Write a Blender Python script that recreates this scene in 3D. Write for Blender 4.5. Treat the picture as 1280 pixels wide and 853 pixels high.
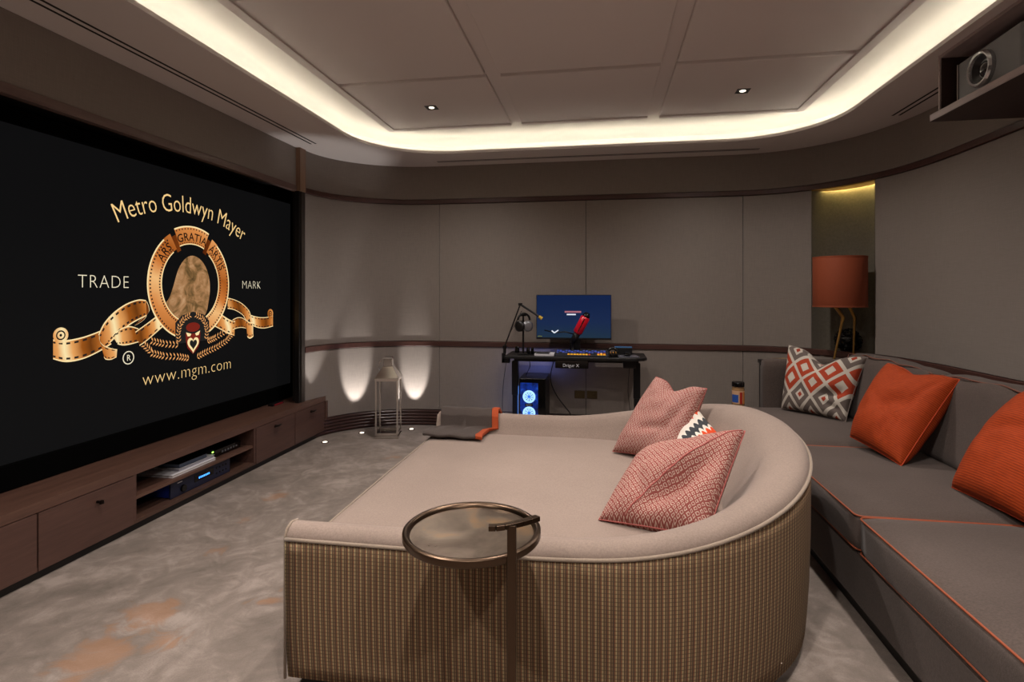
import bpy, bmesh, math, random
from mathutils import Vector, Matrix
from mathutils import noise as mnoise
random.seed(7)
C = bpy.context.scene.collection
PI = math.pi
for o in list(bpy.data.objects): bpy.data.objects.remove(o)

# ---------------------------------------------------------------- camera / light / exposure
cam_d = bpy.data.cameras.new('camera'); cam = bpy.data.objects.new('camera', cam_d); C.objects.link(cam)
cam.location = (0, 0, 1.35)
cam.rotation_euler = (PI/2, 0, math.atan(112/685))
cam_d.sensor_fit = 'HORIZONTAL'; cam_d.sensor_width = 36; cam_d.lens = 685/1280*36
cam_d.shift_y = -59.5/1280; cam_d.clip_start = 0.05
bpy.context.scene.camera = cam
w = bpy.data.worlds.new('world'); bpy.context.scene.world = w; w.use_nodes = True
w.node_tree.nodes['Background'].inputs[0].default_value = (0.02, 0.02, 0.025, 1)
vs = bpy.context.scene.view_settings
vs.view_transform = 'Standard'; vs.look = 'None'; vs.exposure = 0.4; vs.gamma = 1; vs.use_curve_mapping = False

CEIL = 2.65; RAFT = 2.79
HOLE = (-2.08, 1.76, -0.95, 4.93)      # opening of the ceiling ring x0,x1,y0,y1
DOWN_W = 125.0                           # downlight power
COVE_E = 6.5
UP_W = 42

def lamp(name, kind, loc, energy, color, rot=(0,0,0), **kw):
    d = bpy.data.lights.new(name, kind); d.energy = energy; d.color = color
    for k, v in kw.items(): setattr(d, k, v)
    o = bpy.data.objects.new(name, d); C.objects.link(o); o.location = loc; o.rotation_euler = rot
    return o

# ---------------------------------------------------------------- node helpers
def srgb(h):
    h = h.lstrip('#'); v = [int(h[i:i+2], 16)/255 for i in (0, 2, 4)]
    return tuple((x/12.92 if x <= .04045 else ((x+.055)/1.055)**2.4) for x in v) + (1,)
class M:
    def __init__(s, name, color=None, rough=.6, metal=0, **kw):
        s.m = bpy.data.materials.new(name); s.m.use_nodes = True
        s.t = s.m.node_tree; s.b = s.t.nodes['Principled BSDF']
        if color is not None: s.set('Base Color', srgb(color) if isinstance(color, str) else color)
        s.set('Roughness', rough); s.set('Metallic', metal)
        for k, v in kw.items(): s.set(k.replace('_', ' '), v)
    def n(s, ty, **kw):
        x = s.t.nodes.new(ty)
        for k, v in kw.items(): setattr(x, k, v)
        return x
    def link(s, a, b): s.t.links.new(a, b)
    def set(s, k, v):
        if hasattr(v, 'is_linked'): s.link(v, s.b.inputs[k])
        else: s.b.inputs[k].default_value = v
    def inp(s, node, i, v):
        if v is None: return
        if hasattr(v, 'is_linked'): s.link(v, node.inputs[i])
        else: node.inputs[i].default_value = v
    def math(s, op, a, b=None, c=None):
        x = s.n('ShaderNodeMath', operation=op); s.inp(x, 0, a); s.inp(x, 1, b); s.inp(x, 2, c)
        return x.outputs[0]
    def mix(s, f, a, b):
        x = s.n('ShaderNodeMix', data_type='RGBA'); s.inp(x, 0, f)
        s.inp(x, 6, srgb(a) if isinstance(a, str) else a); s.inp(x, 7, srgb(b) if isinstance(b, str) else b)
        return x.outputs[2]
    def co(s, kind='Object'): return s.n('ShaderNodeTexCoord').outputs[kind]
    def uv(s):
        x = s.n('ShaderNodeSeparateXYZ'); s.link(s.co('UV'), x.inputs[0]); return x.outputs[0], x.outputs[1]
    def map(s, v, sc=(1,1,1), rot=(0,0,0)):
        x = s.n('ShaderNodeMapping'); s.link(v, x.inputs[0]); x.inputs['Scale'].default_value = sc
        x.inputs['Rotation'].default_value = rot; return x.outputs[0]
    def noise(s, v, scale, detail=3, rough=.5, dist=0):
        x = s.n('ShaderNodeTexNoise'); s.link(v, x.inputs['Vector']); x.inputs['Scale'].default_value = scale
        x.inputs['Detail'].default_value = detail; x.inputs['Roughness'].default_value = rough
        x.inputs['Distortion'].default_value = dist; return x.outputs[0]
    def ramp(s, f, stops, interp='LINEAR'):
        x = s.n('ShaderNodeValToRGB'); s.link(f, x.inputs[0]); x.color_ramp.interpolation = interp
        e = x.color_ramp.elements
        while len(e) < len(stops): e.new(.5)
        for i, (p, c) in enumerate(stops):
            e[i].position = p; e[i].color = srgb(c) if isinstance(c, str) else c
        return x.outputs[0]
    def bump(s, h, st=.3, d=.002):
        x = s.n('ShaderNodeBump'); s.link(h, x.inputs['Height']); x.inputs['Strength'].default_value = st
        x.inputs['Distance'].default_value = d; s.link(x.outputs[0], s.b.inputs['Normal'])
    def emit(s, c, st):
        s.set('Emission Color', srgb(c) if isinstance(c, str) else c); s.set('Emission Strength', st)

def fabric(name, c1, c2, scale=90, rough=.85, sheen=.2, bump=.25, stretch=(1,1,1)):
    m = M(name, rough=rough); v = m.map(m.co(), stretch)
    big = m.noise(v, 3, 3); fine = m.noise(v, scale, 2, .7)
    f = m.math('ADD', m.math('MULTIPLY', big, .35), m.math('MULTIPLY', fine, .65))
    m.set('Base Color', m.ramp(f, [(.35, c1), (.65, c2)]))
    m.set('Sheen Weight', sheen); m.set('Sheen Roughness', .5); m.bump(fine, bump, .002)
    return m.m
def wood(name, c1, c2, axis='Y', rough=.42):
    m = M(name, rough=rough)
    sc = {'Y': (14, .9, 14), 'X': (.9, 14, 14), 'Z': (14, 14, .9)}[axis]
    v = m.map(m.co(), sc); a = m.noise(v, 2.2, 5, .6, .6); b = m.noise(v, 11, 3, .7)
    f = m.math('ADD', m.math('MULTIPLY', a, .6), m.math('MULTIPLY', b, .4))
    m.set('Base Color', m.ramp(f, [(.3, c1), (.7, c2)])); m.bump(b, .12, .001)
    return m.m

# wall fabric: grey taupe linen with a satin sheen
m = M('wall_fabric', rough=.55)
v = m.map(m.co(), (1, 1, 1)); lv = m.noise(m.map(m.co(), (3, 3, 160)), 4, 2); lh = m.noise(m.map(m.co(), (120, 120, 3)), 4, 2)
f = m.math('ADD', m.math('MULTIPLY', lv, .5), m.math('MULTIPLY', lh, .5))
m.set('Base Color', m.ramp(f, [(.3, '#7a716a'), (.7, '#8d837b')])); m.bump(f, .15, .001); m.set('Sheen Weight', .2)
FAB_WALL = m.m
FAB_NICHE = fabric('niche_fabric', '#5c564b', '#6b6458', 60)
PAINT = M('ceiling_paint', '#dcd5d2', .8).m
PAINT_C = M('cove_paint', '#e2dfd8', .8).m
DARKGAP = M('dark_joint', '#1c1815', .9).m
TRIMW = wood('trim_wood', '#3d2722', '#573831', 'X', .35)
SKIRTW = wood('skirting_wood', '#2c1b18', '#432823', 'X', .3)
OAK = wood('smoked_oak', '#4b342b', '#66493d', 'Y', .42)
OAKF = wood('smoked_oak_front', '#46302a', '#5c4138', 'Y', .45)
OAKIN = wood('smoked_oak_inside', '#3d2a22', '#543b30', 'Y', .5)
PLINTH = M('black_plinth', '#0e0b0a', .5).m
BRASS = M('antique_bronze', '#57473a', .3, 1).m
m = M('bronze_tray', rough=.3, metal=1); a = m.noise(m.co(), 7, 4, .6, .5)
m.set('Base Color', m.ramp(a, [(.3, '#5f5146'), (.55, '#86786a'), (.75, '#a5835f')])); m.set('Roughness', m.math('MULTIPLY_ADD', a, .25, .2)); TRAYM = m.m
GOLD = M('worn_gold', '#b08a4c', .35, 1).m
STEEL = M('polished_steel', '#c9c4bf', .12, 1).m
CHROME = M('chrome', '#d8d8d8', .08, 1).m
BLACK = M('black_plastic', '#0d0d0e', .4).m
BLACKM = M('black_metal', '#121214', .35, .3).m
BLACKG = M('black_gloss', '#070708', .12).m
HANDLE = M('dark_bronze_handle', '#1c1512', .35, .8).m
CREAM = fabric('cream_upholstery', '#7c6c62', '#8d7c71', 160, .9, .1, .2)
CREAMP = fabric('cream_piping', '#7d6e5f', '#8f7f6f', 200)
SOFA = fabric('taupe_sofa_fabric', '#40352f', '#50443e', 150, .95, .08, .3, (1, 1, 1))
PIPE_O = M('orange_piping', '#8a4224', .7).m
PIPE_R = M('dull_rust_piping', '#6e4436', .8).m
THROW = fabric('throw_wool', '#382f2b', '#453b36', 220, .95, .05)
THROW_O = fabric('throw_orange_edge', '#8f350d', '#a04012', 220, .9, 0)
SHADE = fabric('burnt_orange_shade', '#7f3719', '#8c401f', 300, .8, .0, .1)
GLASS = M('clear_glass', (1, 1, 1, 1), .02, 0, Transmission_Weight=1.0, IOR=1.1).m
PAPER = M('white_paper', '#d0cfd4', .6).m
# orange ribbed cushion fabric
def ribbed(name, c1, c2):
    m = M(name, rough=.8); u, v = m.uv()
    nz = m.noise(m.map(m.co('UV'), (6, 60, 1)), 2.5, 3)
    rib = m.math('SINE', m.math('MULTIPLY', v, 330))
    f = m.math('MULTIPLY_ADD', rib, .25, nz)
    m.set('Base Color', m.ramp(f, [(.2, c1), (.8, c2)])); m.set('Specular IOR Level', .25); m.bump(f, .5, .002)
    return m.m
ORANGE = ribbed('orange_ribbed', '#802b09', '#a83f10')
# fretwork
def fret(name, base, line, k=16, rings=2.6):
    m = M(name, rough=.9); u, v = m.uv()
    wob = m.noise(m.co('UV'), 22, 2)
    p = m.math('MULTIPLY_ADD', wob, .8, m.math('MULTIPLY', m.math('ADD', u, v), k)); q = m.math('MULTIPLY_ADD', wob, .8, m.math('MULTIPLY', m.math('SUBTRACT', u, v), k))
    fp = m.math('ABSOLUTE', m.math('SUBTRACT', m.math('FRACT', p), .5)); fq = m.math('ABSOLUTE', m.math('SUBTRACT', m.math('FRACT', m.math('ADD', q, 8)), .5))
    d = m.math('MAXIMUM', fp, fq)
    r = m.math('FRACT', m.math('MULTIPLY', d, rings*2))
    s = m.math('GREATER_THAN', r, .58)
    m.set('Base Color', m.mix(s, base, line)); m.set('Specular IOR Level', .3); m.bump(s, .3, .001)
    return m.m
PINK = fret('pink_fretwork', '#84453f', '#b8a093', 20, 1.5)
PINKB = fret('dusty_pink_fretwork_small', '#8c5049', '#bfa69b', 20, 1.5)
# diamond ikat
m = M('diamond_ikat', rough=.9); u, v = m.uv()
p = m.math('ADD', m.math('MULTIPLY', u, 2.8), m.math('MULTIPLY', v, 2.1)); q = m.math('ADD', m.math('SUBTRACT', m.math('MULTIPLY', u, 2.8), m.math('MULTIPLY', v, 2.1)), 9)
fp = m.math('ABSOLUTE', m.math('SUBTRACT', m.math('FRACT', p), .5)); fq = m.math('ABSOLUTE', m.math('SUBTRACT', m.math('FRACT', q), .5))
d = m.math('MAXIMUM', fp, fq)
row = m.math('SUBTRACT', m.math('FLOOR', p), m.math('FLOOR', q))
isor = m.math('LESS_THAN', m.math('ABSOLUTE', m.math('SUBTRACT', m.math('FLOORED_MODULO', m.math('ADD', row, 20), 4), 1.5)), .9)
colr = m.mix(isor, '#5c514b', '#9a3414')
ctr = m.mix(isor, '#8f3015', '#b5ada1')
white = '#b5ada1'
ring = m.mix(m.math('GREATER_THAN', d, .425), colr, white)
ring = m.mix(m.math('LESS_THAN', d, .20), ring, white)
ring = m.mix(m.math('LESS_THAN', d, .095), ring, ctr)
m.set('Base Color', ring); m.bump(m.noise(m.co('UV'), 160, 2), .3, .001); IKAT = m.m
# scalloped stripes
m = M('scallop_stripe', rough=.9); u, v = m.uv()
sc = m.math('ABSOLUTE', m.math('SINE', m.math('MULTIPLY', v, 30)))
x = m.math('ADD', u, m.math('MULTIPLY', sc, .10))
fx = m.math('FRACT', m.math('MULTIPLY', x, .95))
m.set('Base Color', m.ramp(fx, [(0, '#d9d2c6'), (.10, '#cf4416'), (.30, '#d9d2c6'), (.48, '#34383c'), (.64, '#d9d2c6'), (.72, '#cf4416'), (.92, '#d9d2c6')], 'CONSTANT')); SCALLOP = m.m
# daybed outer weave : u,v in metres
m = M('striped_weave', rough=.9); u, v = m.uv()
a = m.math('FRACT', m.math('MULTIPLY', u, 1/.0205))
nz = m.noise(m.map(m.co('UV'), (60, 8, 1)), 1, 2)
col = m.ramp(a, [(0, '#a8956f'), (.24, '#583f2f'), (.45, '#8d6f53'), (.58, '#4b372a'), (.80, '#7d4c35')], 'CONSTANT')
vt = m.math('FRACT', m.math('MULTIPLY', v, 1/.0125))
dash = m.math('LESS_THAN', vt, .28)
col2 = m.mix(m.math('MULTIPLY', dash, .6), col, '#3a2a20')
m.set('Base Color', m.mix(m.math('MULTIPLY', nz, .35), col2, '#7c6d50')); m.bump(m.math('PINGPONG', m.math('MULTIPLY', u, 1/.0102), .5), .4, .002); STRIPE = m.m
# carpet
m = M('silk_carpet', rough=.75); co = m.co()
n1 = m.noise(co, 1.6, 5, .6, 2.2); n2 = m.noise(co, 7, 4, .6, 1.5); n3 = m.noise(co, 170, 2, .8)
f = m.math('ADD', m.math('ADD', m.math('MULTIPLY', n1, .5), m.math('MULTIPLY', n2, .35)), m.math('MULTIPLY', n3, .15))
base = m.ramp(f, [(.36, '#62584f'), (.5, '#7b6f66'), (.62, '#998c83')])
tot = None
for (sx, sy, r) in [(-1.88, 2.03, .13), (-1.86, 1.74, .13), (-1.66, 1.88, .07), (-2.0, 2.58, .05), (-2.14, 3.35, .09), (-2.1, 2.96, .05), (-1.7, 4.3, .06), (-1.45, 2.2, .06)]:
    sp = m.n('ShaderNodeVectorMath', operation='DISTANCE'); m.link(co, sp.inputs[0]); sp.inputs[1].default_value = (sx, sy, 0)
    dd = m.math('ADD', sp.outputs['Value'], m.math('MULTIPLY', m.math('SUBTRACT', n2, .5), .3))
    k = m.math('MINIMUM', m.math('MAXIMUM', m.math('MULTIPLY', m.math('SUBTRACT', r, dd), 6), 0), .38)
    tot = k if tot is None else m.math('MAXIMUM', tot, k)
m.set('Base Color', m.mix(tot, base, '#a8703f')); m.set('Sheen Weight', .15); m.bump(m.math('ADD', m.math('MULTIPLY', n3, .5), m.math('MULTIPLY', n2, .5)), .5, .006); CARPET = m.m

# ---------------------------------------------------------------- mesh helpers
class MB:
    def __init__(s): s.v = []; s.f = []; s.uvs = None
    def box(s, x0, x1, y0, y1, z0, z1):
        n = len(s.v)
        s.v += [(x, y, z) for z in (z0, z1) for y in (y0, y1) for x in (x0, x1)]
        s.f += [tuple(n+i for i in q) for q in ((0,2,3,1),(4,5,7,6),(0,1,5,4),(2,6,7,3),(0,4,6,2),(1,3,7,5))]; return s
    def hexa(s, pts):                       # 8 points, same order as box
        n = len(s.v); s.v += [tuple(p) for p in pts]
        s.f += [tuple(n+i for i in q) for q in ((0,2,3,1),(4,5,7,6),(0,1,5,4),(2,6,7,3),(0,4,6,2),(1,3,7,5))]; return s
    def bar(s, a, b, w, h=None):
        a = Vector(a); b = Vector(b); h = h or w; d = (b-a).normalized()
        up = Vector((0,0,1)) if abs(d.z) < .9 else Vector((0,1,0))
        x = d.cross(up).normalized()*w/2; y = x.cross(d).normalized()*h/2
        pts = [p+sx*x+sy*y for p in (a, b) for sy in (-1, 1) for sx in (-1, 1)]
        return s.hexa(pts)
    def tube(s, pts, r, seg=10, closed=False, cap=True):
        pts = [Vector(p) for p in pts]; n = len(pts); rr = r if isinstance(r, (list, tuple)) else [r]*n
        base = len(s.v); prev = None
        for i, p in enumerate(pts):
            a = pts[(i-1) % n] if (closed or i > 0) else p; b = pts[(i+1) % n] if (closed or i < n-1) else p
            d = (b-a).normalized()
            if prev is None:
                up = Vector((0,0,1)) if abs(d.z) < .95 else Vector((1,0,0)); x = d.cross(up).normalized()
            else: x = (prev - d*prev.dot(d)).normalized()
            prev = x; y = d.cross(x)
            for k in range(seg):
                t = 2*PI*k/seg; s.v.append(tuple(p + rr[i]*(math.cos(t)*x+math.sin(t)*y)))
        m_ = n if closed else n-1
        for i in range(m_):
            for k in range(seg):
                a0 = base+i*seg+k; a1 = base+i*seg+(k+1) % seg; j = (i+1) % n
                s.f.append((a0, a1, base+j*seg+(k+1) % seg, base+j*seg+k))
        if cap and not closed:
            s.f.append(tuple(base+k for k in range(seg))[::-1]); s.f.append(tuple(base+(n-1)*seg+k for k in range(seg)))
        return s
    def lathe(s, prof, c=(0,0,0), seg=24, cap=True):
        base = len(s.v); n = len(prof)
        for (r, z) in prof:
            for k in range(seg):
                t = 2*PI*k/seg; s.v.append((c[0]+r*math.cos(t), c[1]+r*math.sin(t), c[2]+z))
        for i in range(n-1):
            for k in range(seg):
                s.f.append((base+i*seg+k, base+i*seg+(k+1) % seg, base+(i+1)*seg+(k+1) % seg, base+(i+1)*seg+k))
        if cap:
            s.f.append(tuple(base+k for k in range(seg))[::-1]); s.f.append(tuple(base+(n-1)*seg+k for k in range(seg)))
        return s
    def prism(s, poly, z0, z1):
        n = len(s.v); k = len(poly)
        s.v += [(x, y, z0) for x, y in poly] + [(x, y, z1) for x, y in poly]
        s.f.append(tuple(n+i for i in range(k))[::-1]); s.f.append(tuple(n+k+i for i in range(k)))
        s.f += [(n+i, n+(i+1) % k, n+k+(i+1) % k, n+k+i) for i in range(k)]; return s
    def sheet(s, grid):                    # list of rows of points
        n = len(s.v); r = len(grid); c = len(grid[0])
        for row in grid: s.v += [tuple(p) for p in row]
        s.f += [(n+i*c+j, n+i*c+j+1, n+(i+1)*c+j+1, n+(i+1)*c+j) for i in range(r-1) for j in range(c-1)]; return s
    def xf(s, m): s.v = [tuple(m @ Vector(v)) for v in s.v]; return s
    def build(s, name, mat, parent=None, bevel=0, smooth=False, seg=2, loc=None, uvs=None):
        me = bpy.data.meshes.new(name); me.from_pydata([tuple(v) for v in s.v], [], s.f)
        bm = bmesh.new(); bm.from_mesh(me); bmesh.ops.recalc_face_normals(bm, faces=bm.faces); bm.to_mesh(me); bm.free()
        if mat: me.materials.append(mat)
        if uvs:
            L = me.uv_layers.new(name='UVMap')
            for lp in me.loops: L.data[lp.index].uv = uvs[lp.vertex_index]
        o = bpy.data.objects.new(name, me); C.objects.link(o)
        if smooth:
            for p in me.polygons: p.use_smooth = True
        if bevel:
            b = o.modifiers.new('bevel', 'BEVEL'); b.width = bevel; b.segments = seg; b.limit_method = 'ANGLE'; b.angle_limit = math.radians(40)
        if parent is not None:
            o.parent = parent; o.matrix_parent_inverse = Matrix.Translation(-parent.location) if parent.type == 'EMPTY' and parent.rotation_euler[2] == 0 else Matrix()
            if parent.type != 'EMPTY': o.matrix_parent_inverse = Matrix()
        if loc: o.location = loc
        return o
def tag(o, label, cat, group=None, kind=None):
    o['label'] = label; o['category'] = cat
    if group: o['group'] = group
    if kind: o['kind'] = kind
    return o
def thing(name, label, cat, loc=(0,0,0), group=None):
    o = bpy.data.objects.new(name, None); C.objects.link(o); o.location = loc; o.empty_display_size = .1
    return tag(o, label, cat, group)
def struct(o): o['kind'] = 'structure'; return o
def smooth_angle(o, deg=40):
    for p in o.data.polygons: p.use_smooth = True
    try: o.data.set_sharp_from_angle(angle=math.radians(deg))
    except Exception: pass
    return o

# ---------------------------------------------------------------- room outline
def outline():
    P = []
    for i in range(17):
        t = PI - i/16*PI/2; P.append((-1.70+.96*math.cos(t), 4.60+.81*math.sin(t)))
    for x in (-1.2, -.6, 0, .6): P.append((x, 5.41))
    n = 2.3
    for i in range(25):
        t = PI/2*(1-i/24); P.append((1.15+1.15*abs(math.cos(t))**(2/n), 4.0+1.41*abs(math.sin(t))**(2/n)))
    for y in (3.4, 2.8, 2.0, 1.0, 0, -.8, -1.5): P.append((2.30, y))
    return [Vector((x, y, 0)) for x, y in P]
OUT = outline()
SL = [0]
for a, b in zip(OUT, OUT[1:]): SL.append(SL[-1]+(b-a).length)
def at_s(s):
    s = max(0, min(SL[-1], s))
    for i in range(len(OUT)-1):
        if s <= SL[i+1]+1e-9:
            t = (s-SL[i])/(SL[i+1]-SL[i]); return OUT[i].lerp(OUT[i+1], t)
    return OUT[-1]
def nrm(s):                                # normal pointing into the room
    d = (at_s(s+.03)-at_s(s-.03)).normalized(); return Vector((d.y, -d.x, 0))
def s_of(fn):                              # first arc position where fn(point) turns true
    k = 0
    while k < SL[-1] and not fn(at_s(k)): k += .004
    return k
S_549 = s_of(lambda p: p.x >= -1.64); S_732 = s_of(lambda p: p.x >= -.155); S_930 = s_of(lambda p: p.x >= 1.30)
S_N0 = s_of(lambda p: p.x >= 1.83); S_N1 = s_of(lambda p: p.x >= 2.155)
S_R = SL[-1]
def ribbon(name, s0, s1, prof, mat, parent=None, smooth=False, close=True, step=.05, cap=True):
    """sweep a closed profile [(offset into room, z)] along the outline"""
    n = max(1, int((s1-s0)/step)); mb = MB(); k = len(prof)
    for i in range(n+1):
        s = s0+(s1-s0)*i/n; p = at_s(s); nn = nrm(s)
        for (o_, z) in prof: mb.v.append((p.x+nn.x*o_, p.y+nn.y*o_, z))
    for i in range(n):
        for j in range(k if close else k-1):
            j2 = (j+1) % k; mb.f.append((i*k+j, i*k+j2, (i+1)*k+j2, (i+1)*k+j))
    if cap and close: mb.f.append(tuple(range(k))); mb.f.append(tuple(n*k+j for j in range(k))[::-1])
    o = mb.build(name, mat, parent); smooth_angle(o, 35); return o
def pprof(z0, z1, t=.02): return [(-.02, z0), (-.004, z0), (0, z0+.004), (0, z1-.004), (-.004, z1), (-.02, z1)]

G = .0025
segs = {'wall_corner': (0, S_549), 'wall_back': (S_549, S_N0), 'wall_right': (S_N1, S_R)}
for nm, (a, b) in segs.items():
    zz = CEIL+.02
    W = struct(ribbon(nm, a, b, [(-.12, 0), (-.02, 0), (-.02, zz), (-.12, zz)], DARKGAP))
    cuts = {'wall_corner': [0, S_549], 'wall_back': [S_549, S_732, S_930, S_N0], 'wall_right': [S_N1, S_N1+2.0, S_N1+3.9, S_R]}[nm]
    for c0, c1 in zip(cuts, cuts[1:]):
        ribbon('panel', c0+G, c1-G, pprof(.16, .81), FAB_WALL, W)
        ribbon('panel', c0+G, c1-G, pprof(.862, 2.262), FAB_WALL, W)
    ribbon('panel', a, b, pprof(2.312, zz), FAB_WALL, W)
# wall above and below niche
W = struct(ribbon('wall_niche', S_N0, S_N1, [(-.12, 0), (-.02, 0), (-.02, .80), (-.12, .80)], DARKGAP))
ribbon('panel', S_N0+G, S_N1-G, pprof(.16, .81), FAB_WALL, W)
ribbon('panel', S_N0, S_N1, pprof(2.312, CEIL+.02), FAB_WALL, W)
# niche lining: bowed outwards
def niche_pts(n=14, off=0.0):
    a = at_s(S_N0); b = at_s(S_N1); mid = (a+b)/2; d = (b-a)/2; out = -Vector(nrm((S_N0+S_N1)/2))
    return [mid - d*math.cos(PI*i/n) + out*(.235+off)*math.sin(PI*i/n)**.8 for i in range(n+1)]
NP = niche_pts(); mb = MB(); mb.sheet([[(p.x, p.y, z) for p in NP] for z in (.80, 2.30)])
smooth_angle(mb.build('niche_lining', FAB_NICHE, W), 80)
arc = [at_s(S_N0+(S_N1-S_N0)*i/6) for i in range(7)][::-1]
poly = [(p.x, p.y) for p in NP] + [(p.x, p.y) for p in arc][1:-1]
MB().prism(poly, .80, .845).build('niche_ledge', TRIMW, W)
poly = [(p.x, p.y) for p in niche_pts(14, -.03)] + [(p.x, p.y) for p in arc][1:-1]
MB().prism(poly, 2.256, 2.268).build('niche_top', GOLD, W)
MB().prism([(p.x, p.y) for p in NP] + [(p.x, p.y) for p in arc][1:-1], 2.30, 2.31).build('niche_top', TRIMW, W)
# thin glowing strip tucked in the top back edge of the niche
NPi = niche_pts(14, -.022)
ms = M('warm_led', '#ffffff', .5); ms.emit('#ffe48a', 60); LEDN = ms.m
mb = MB(); mb.tube([(p.x, p.y, 2.274) for p in NPi[2:-2]], .004, 6); tag(mb.build('niche_light', LEDN), 'thin warm yellow light strip in the curved top of the wall niche', 'light')
# trims and skirting
k = 0
for (a, b) in [(0, S_R)]:
    for z0, z1 in ((.812, .86), (2.264, 2.31)):
        k += 1; struct(ribbon('trim_%d' % k, a, b, [(-.025, z0), (.010, z0), (.014, z0+.004), (.014, z1-.004), (.010, z1), (-.025, z1)], TRIMW))
prof = [(-.02, 0)]
for i in range(5):
    z = .004+i*.0305
    prof += [(.010, z), (.016, z+.008), (.018, z+.014), (.016, z+.021), (.010, z+.028)]
prof += [(.010, .158), (-.02, .158)]
for nm, a, b in (('baseboard_corner', 0, S_549), ('baseboard_back', S_549, S_N0), ('baseboard_right', S_N0, S_R)):
    struct(ribbon(nm, a, b, prof, SKIRTW))
# floor
struct(MB().box(-3.2, 2.7, -1.7, 5.75, -.08, 0).build('floor', CARPET))
# rear wall and the left wall behind the camera
W = struct(MB().box(-3.1, 2.5, -1.66, -1.54, 0, CEIL+.02).build('wall_rear', DARKGAP))
for i in range(4): MB().box(-3.1+i*1.4+G, -1.7+i*1.4-G, -1.54, -1.52, .16, CEIL).build('panel', FAB_WALL, W, .003)
# left wall: recess back, end, fascia
W = struct(MB().box(-3.08, -2.98, -1.6, 5.0, 0, 2.75).build('wall_left', DARKGAP))
for y0, y1 in ((-1.52, .95), (.955, 4.505)): MB().box(-2.72, -2.685, y0, y1, 2.312, CEIL).build('panel', FAB_WALL, W, .003)
MB().box(-2.98, -2.72, -1.52, 4.88, 2.30, CEIL).build('soffit', BLACK, W)
MB().box(-2.98, -2.79, 4.88, 4.94, .0, 2.30).build('reveal', BLACK, W)
MB().box(-2.70, -2.66, 4.51, 4.53, .365, 2.264).build('reveal', BLACK, W)
struct(MB().box(-2.72, -2.677, -1.52, 4.50, 2.262, 2.31).build('trim_3', wood('lit_trim_wood', '#5b4640', '#75605a', 'Y', .35)))  # lighter copy of the trim wood, the light on it mixed into the colour
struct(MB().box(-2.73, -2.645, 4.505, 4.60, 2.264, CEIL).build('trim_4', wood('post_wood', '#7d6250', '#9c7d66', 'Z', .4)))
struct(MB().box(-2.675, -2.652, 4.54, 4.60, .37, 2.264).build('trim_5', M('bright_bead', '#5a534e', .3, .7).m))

# ---------------------------------------------------------------- ceiling
def rrect(x0, x1, y0, y1, r, n=10):
    P = []
    for cx, cy, a0 in ((x1-r, y1-r, 0), (x0+r, y1-r, 90), (x0+r, y0+r, 180), (x1-r, y0+r, 270)):
        for i in range(n+1):
            t = math.radians(a0+90*i/n); P.append((cx+r*math.cos(t), cy+r*math.sin(t)))
    return P
hx0, hx1, hy0, hy1 = HOLE; HR = .72
def ring(off, r=HR): return rrect(hx0-off, hx1+off, hy0-off, hy1+off, r+off)
outer = rrect(-3.0, 2.42, -1.55, 5.53, HR)
H0 = ring(0)
mb = MB(); n = len(H0)
for P, z in ((outer, CEIL), (H0, CEIL), (H0, CEIL+.024), (ring(.015), CEIL+.024), (ring(.015), CEIL+.008), (outer, CEIL+.008)):
    mb.v += [(x, y, z) for x, y in P]
for L in range(5):
    mb.f += [(L*n+i, L*n+(i+1) % n, (L+1)*n+(i+1) % n, (L+1)*n+i) for i in range(n)]
CE = struct(smooth_angle(mb.build('ceiling', PAINT), 30))
# cove recess: trough, back, upper ceiling
mb = MB(); rings = [(ring(.015), CEIL+.009), (ring(.20), CEIL+.009), (ring(.225), CEIL+.03), (ring(.235), 2.74), (ring(.22), 2.76), (ring(.17), 2.765), (ring(.165), 2.79), (ring(.13), 2.825), (ring(.08), 2.835)]
for P, z in rings: mb.v += [(x, y, z) for x, y in P]
for L in range(len(rings)-1): mb.f += [(L*n+i, L*n+(i+1) % n, (L+1)*n+(i+1) % n, (L+1)*n+i) for i in range(n)]
mb.f.append(tuple((len(rings)-1)*n+i for i in range(n)))
smooth_angle(mb.build('cove', PAINT_C, CE), 50)
ml = M('cove_led', '#ffffff', .5); ml.emit('#fff4e2', COVE_E)
mb = MB(); Pa = ring(.09); Pb = ring(.115)
mb.v += [(x, y, CEIL+.017) for x, y in Pa] + [(x, y, CEIL+.017) for x, y in Pb] + [(x, y, CEIL+.012) for x, y in Pa] + [(x, y, CEIL+.012) for x, y in Pb]
mb.f += [(i, (i+1) % n, n+(i+1) % n, n+i) for i in range(n)] + [(2*n+i, 2*n+(i+1) % n, 3*n+(i+1) % n, 3*n+i) for i in range(n)]
tag(mb.build('cove_light', ml.m), 'warm white light strip running round the ceiling cove', 'light')
# raft with battens and panels
RX0, RX1, RY0, RY1 = -1.86, 1.57, -.7, 4.63
MB().box(RX0, RX1, RY0, RY1, RAFT+.030, 2.834).build('raft', PAINT, CE)
xs = [(RX0, RX0+.06), (-.76, -.665), (.37, .465), (RX1-.06, RX1)]
ys = [(RY0, RY0+.06)] + [(y-.025, y+.025) for y in (.15, 1.29, 2.42, 3.56)] + [(RY1-.05, RY1)]
for x0, x1 in xs:
    z = RAFT-.006 if x0 in (RX0, RX1-.06) else RAFT+.026
    MB().box(x0, x1, RY0, RY1, z, RAFT+.034).build('batten', PAINT, CE, .002)
for y0, y1 in ys:
    z = RAFT-.006 if y0 < RY0+.01 or y1 > RY1-.01 else RAFT+.026
    for xa, xb in zip(xs, xs[1:]): MB().box(xa[1], xb[0], y0, y1, z, RAFT+.034).build('batten', PAINT, CE, .002)
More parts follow.
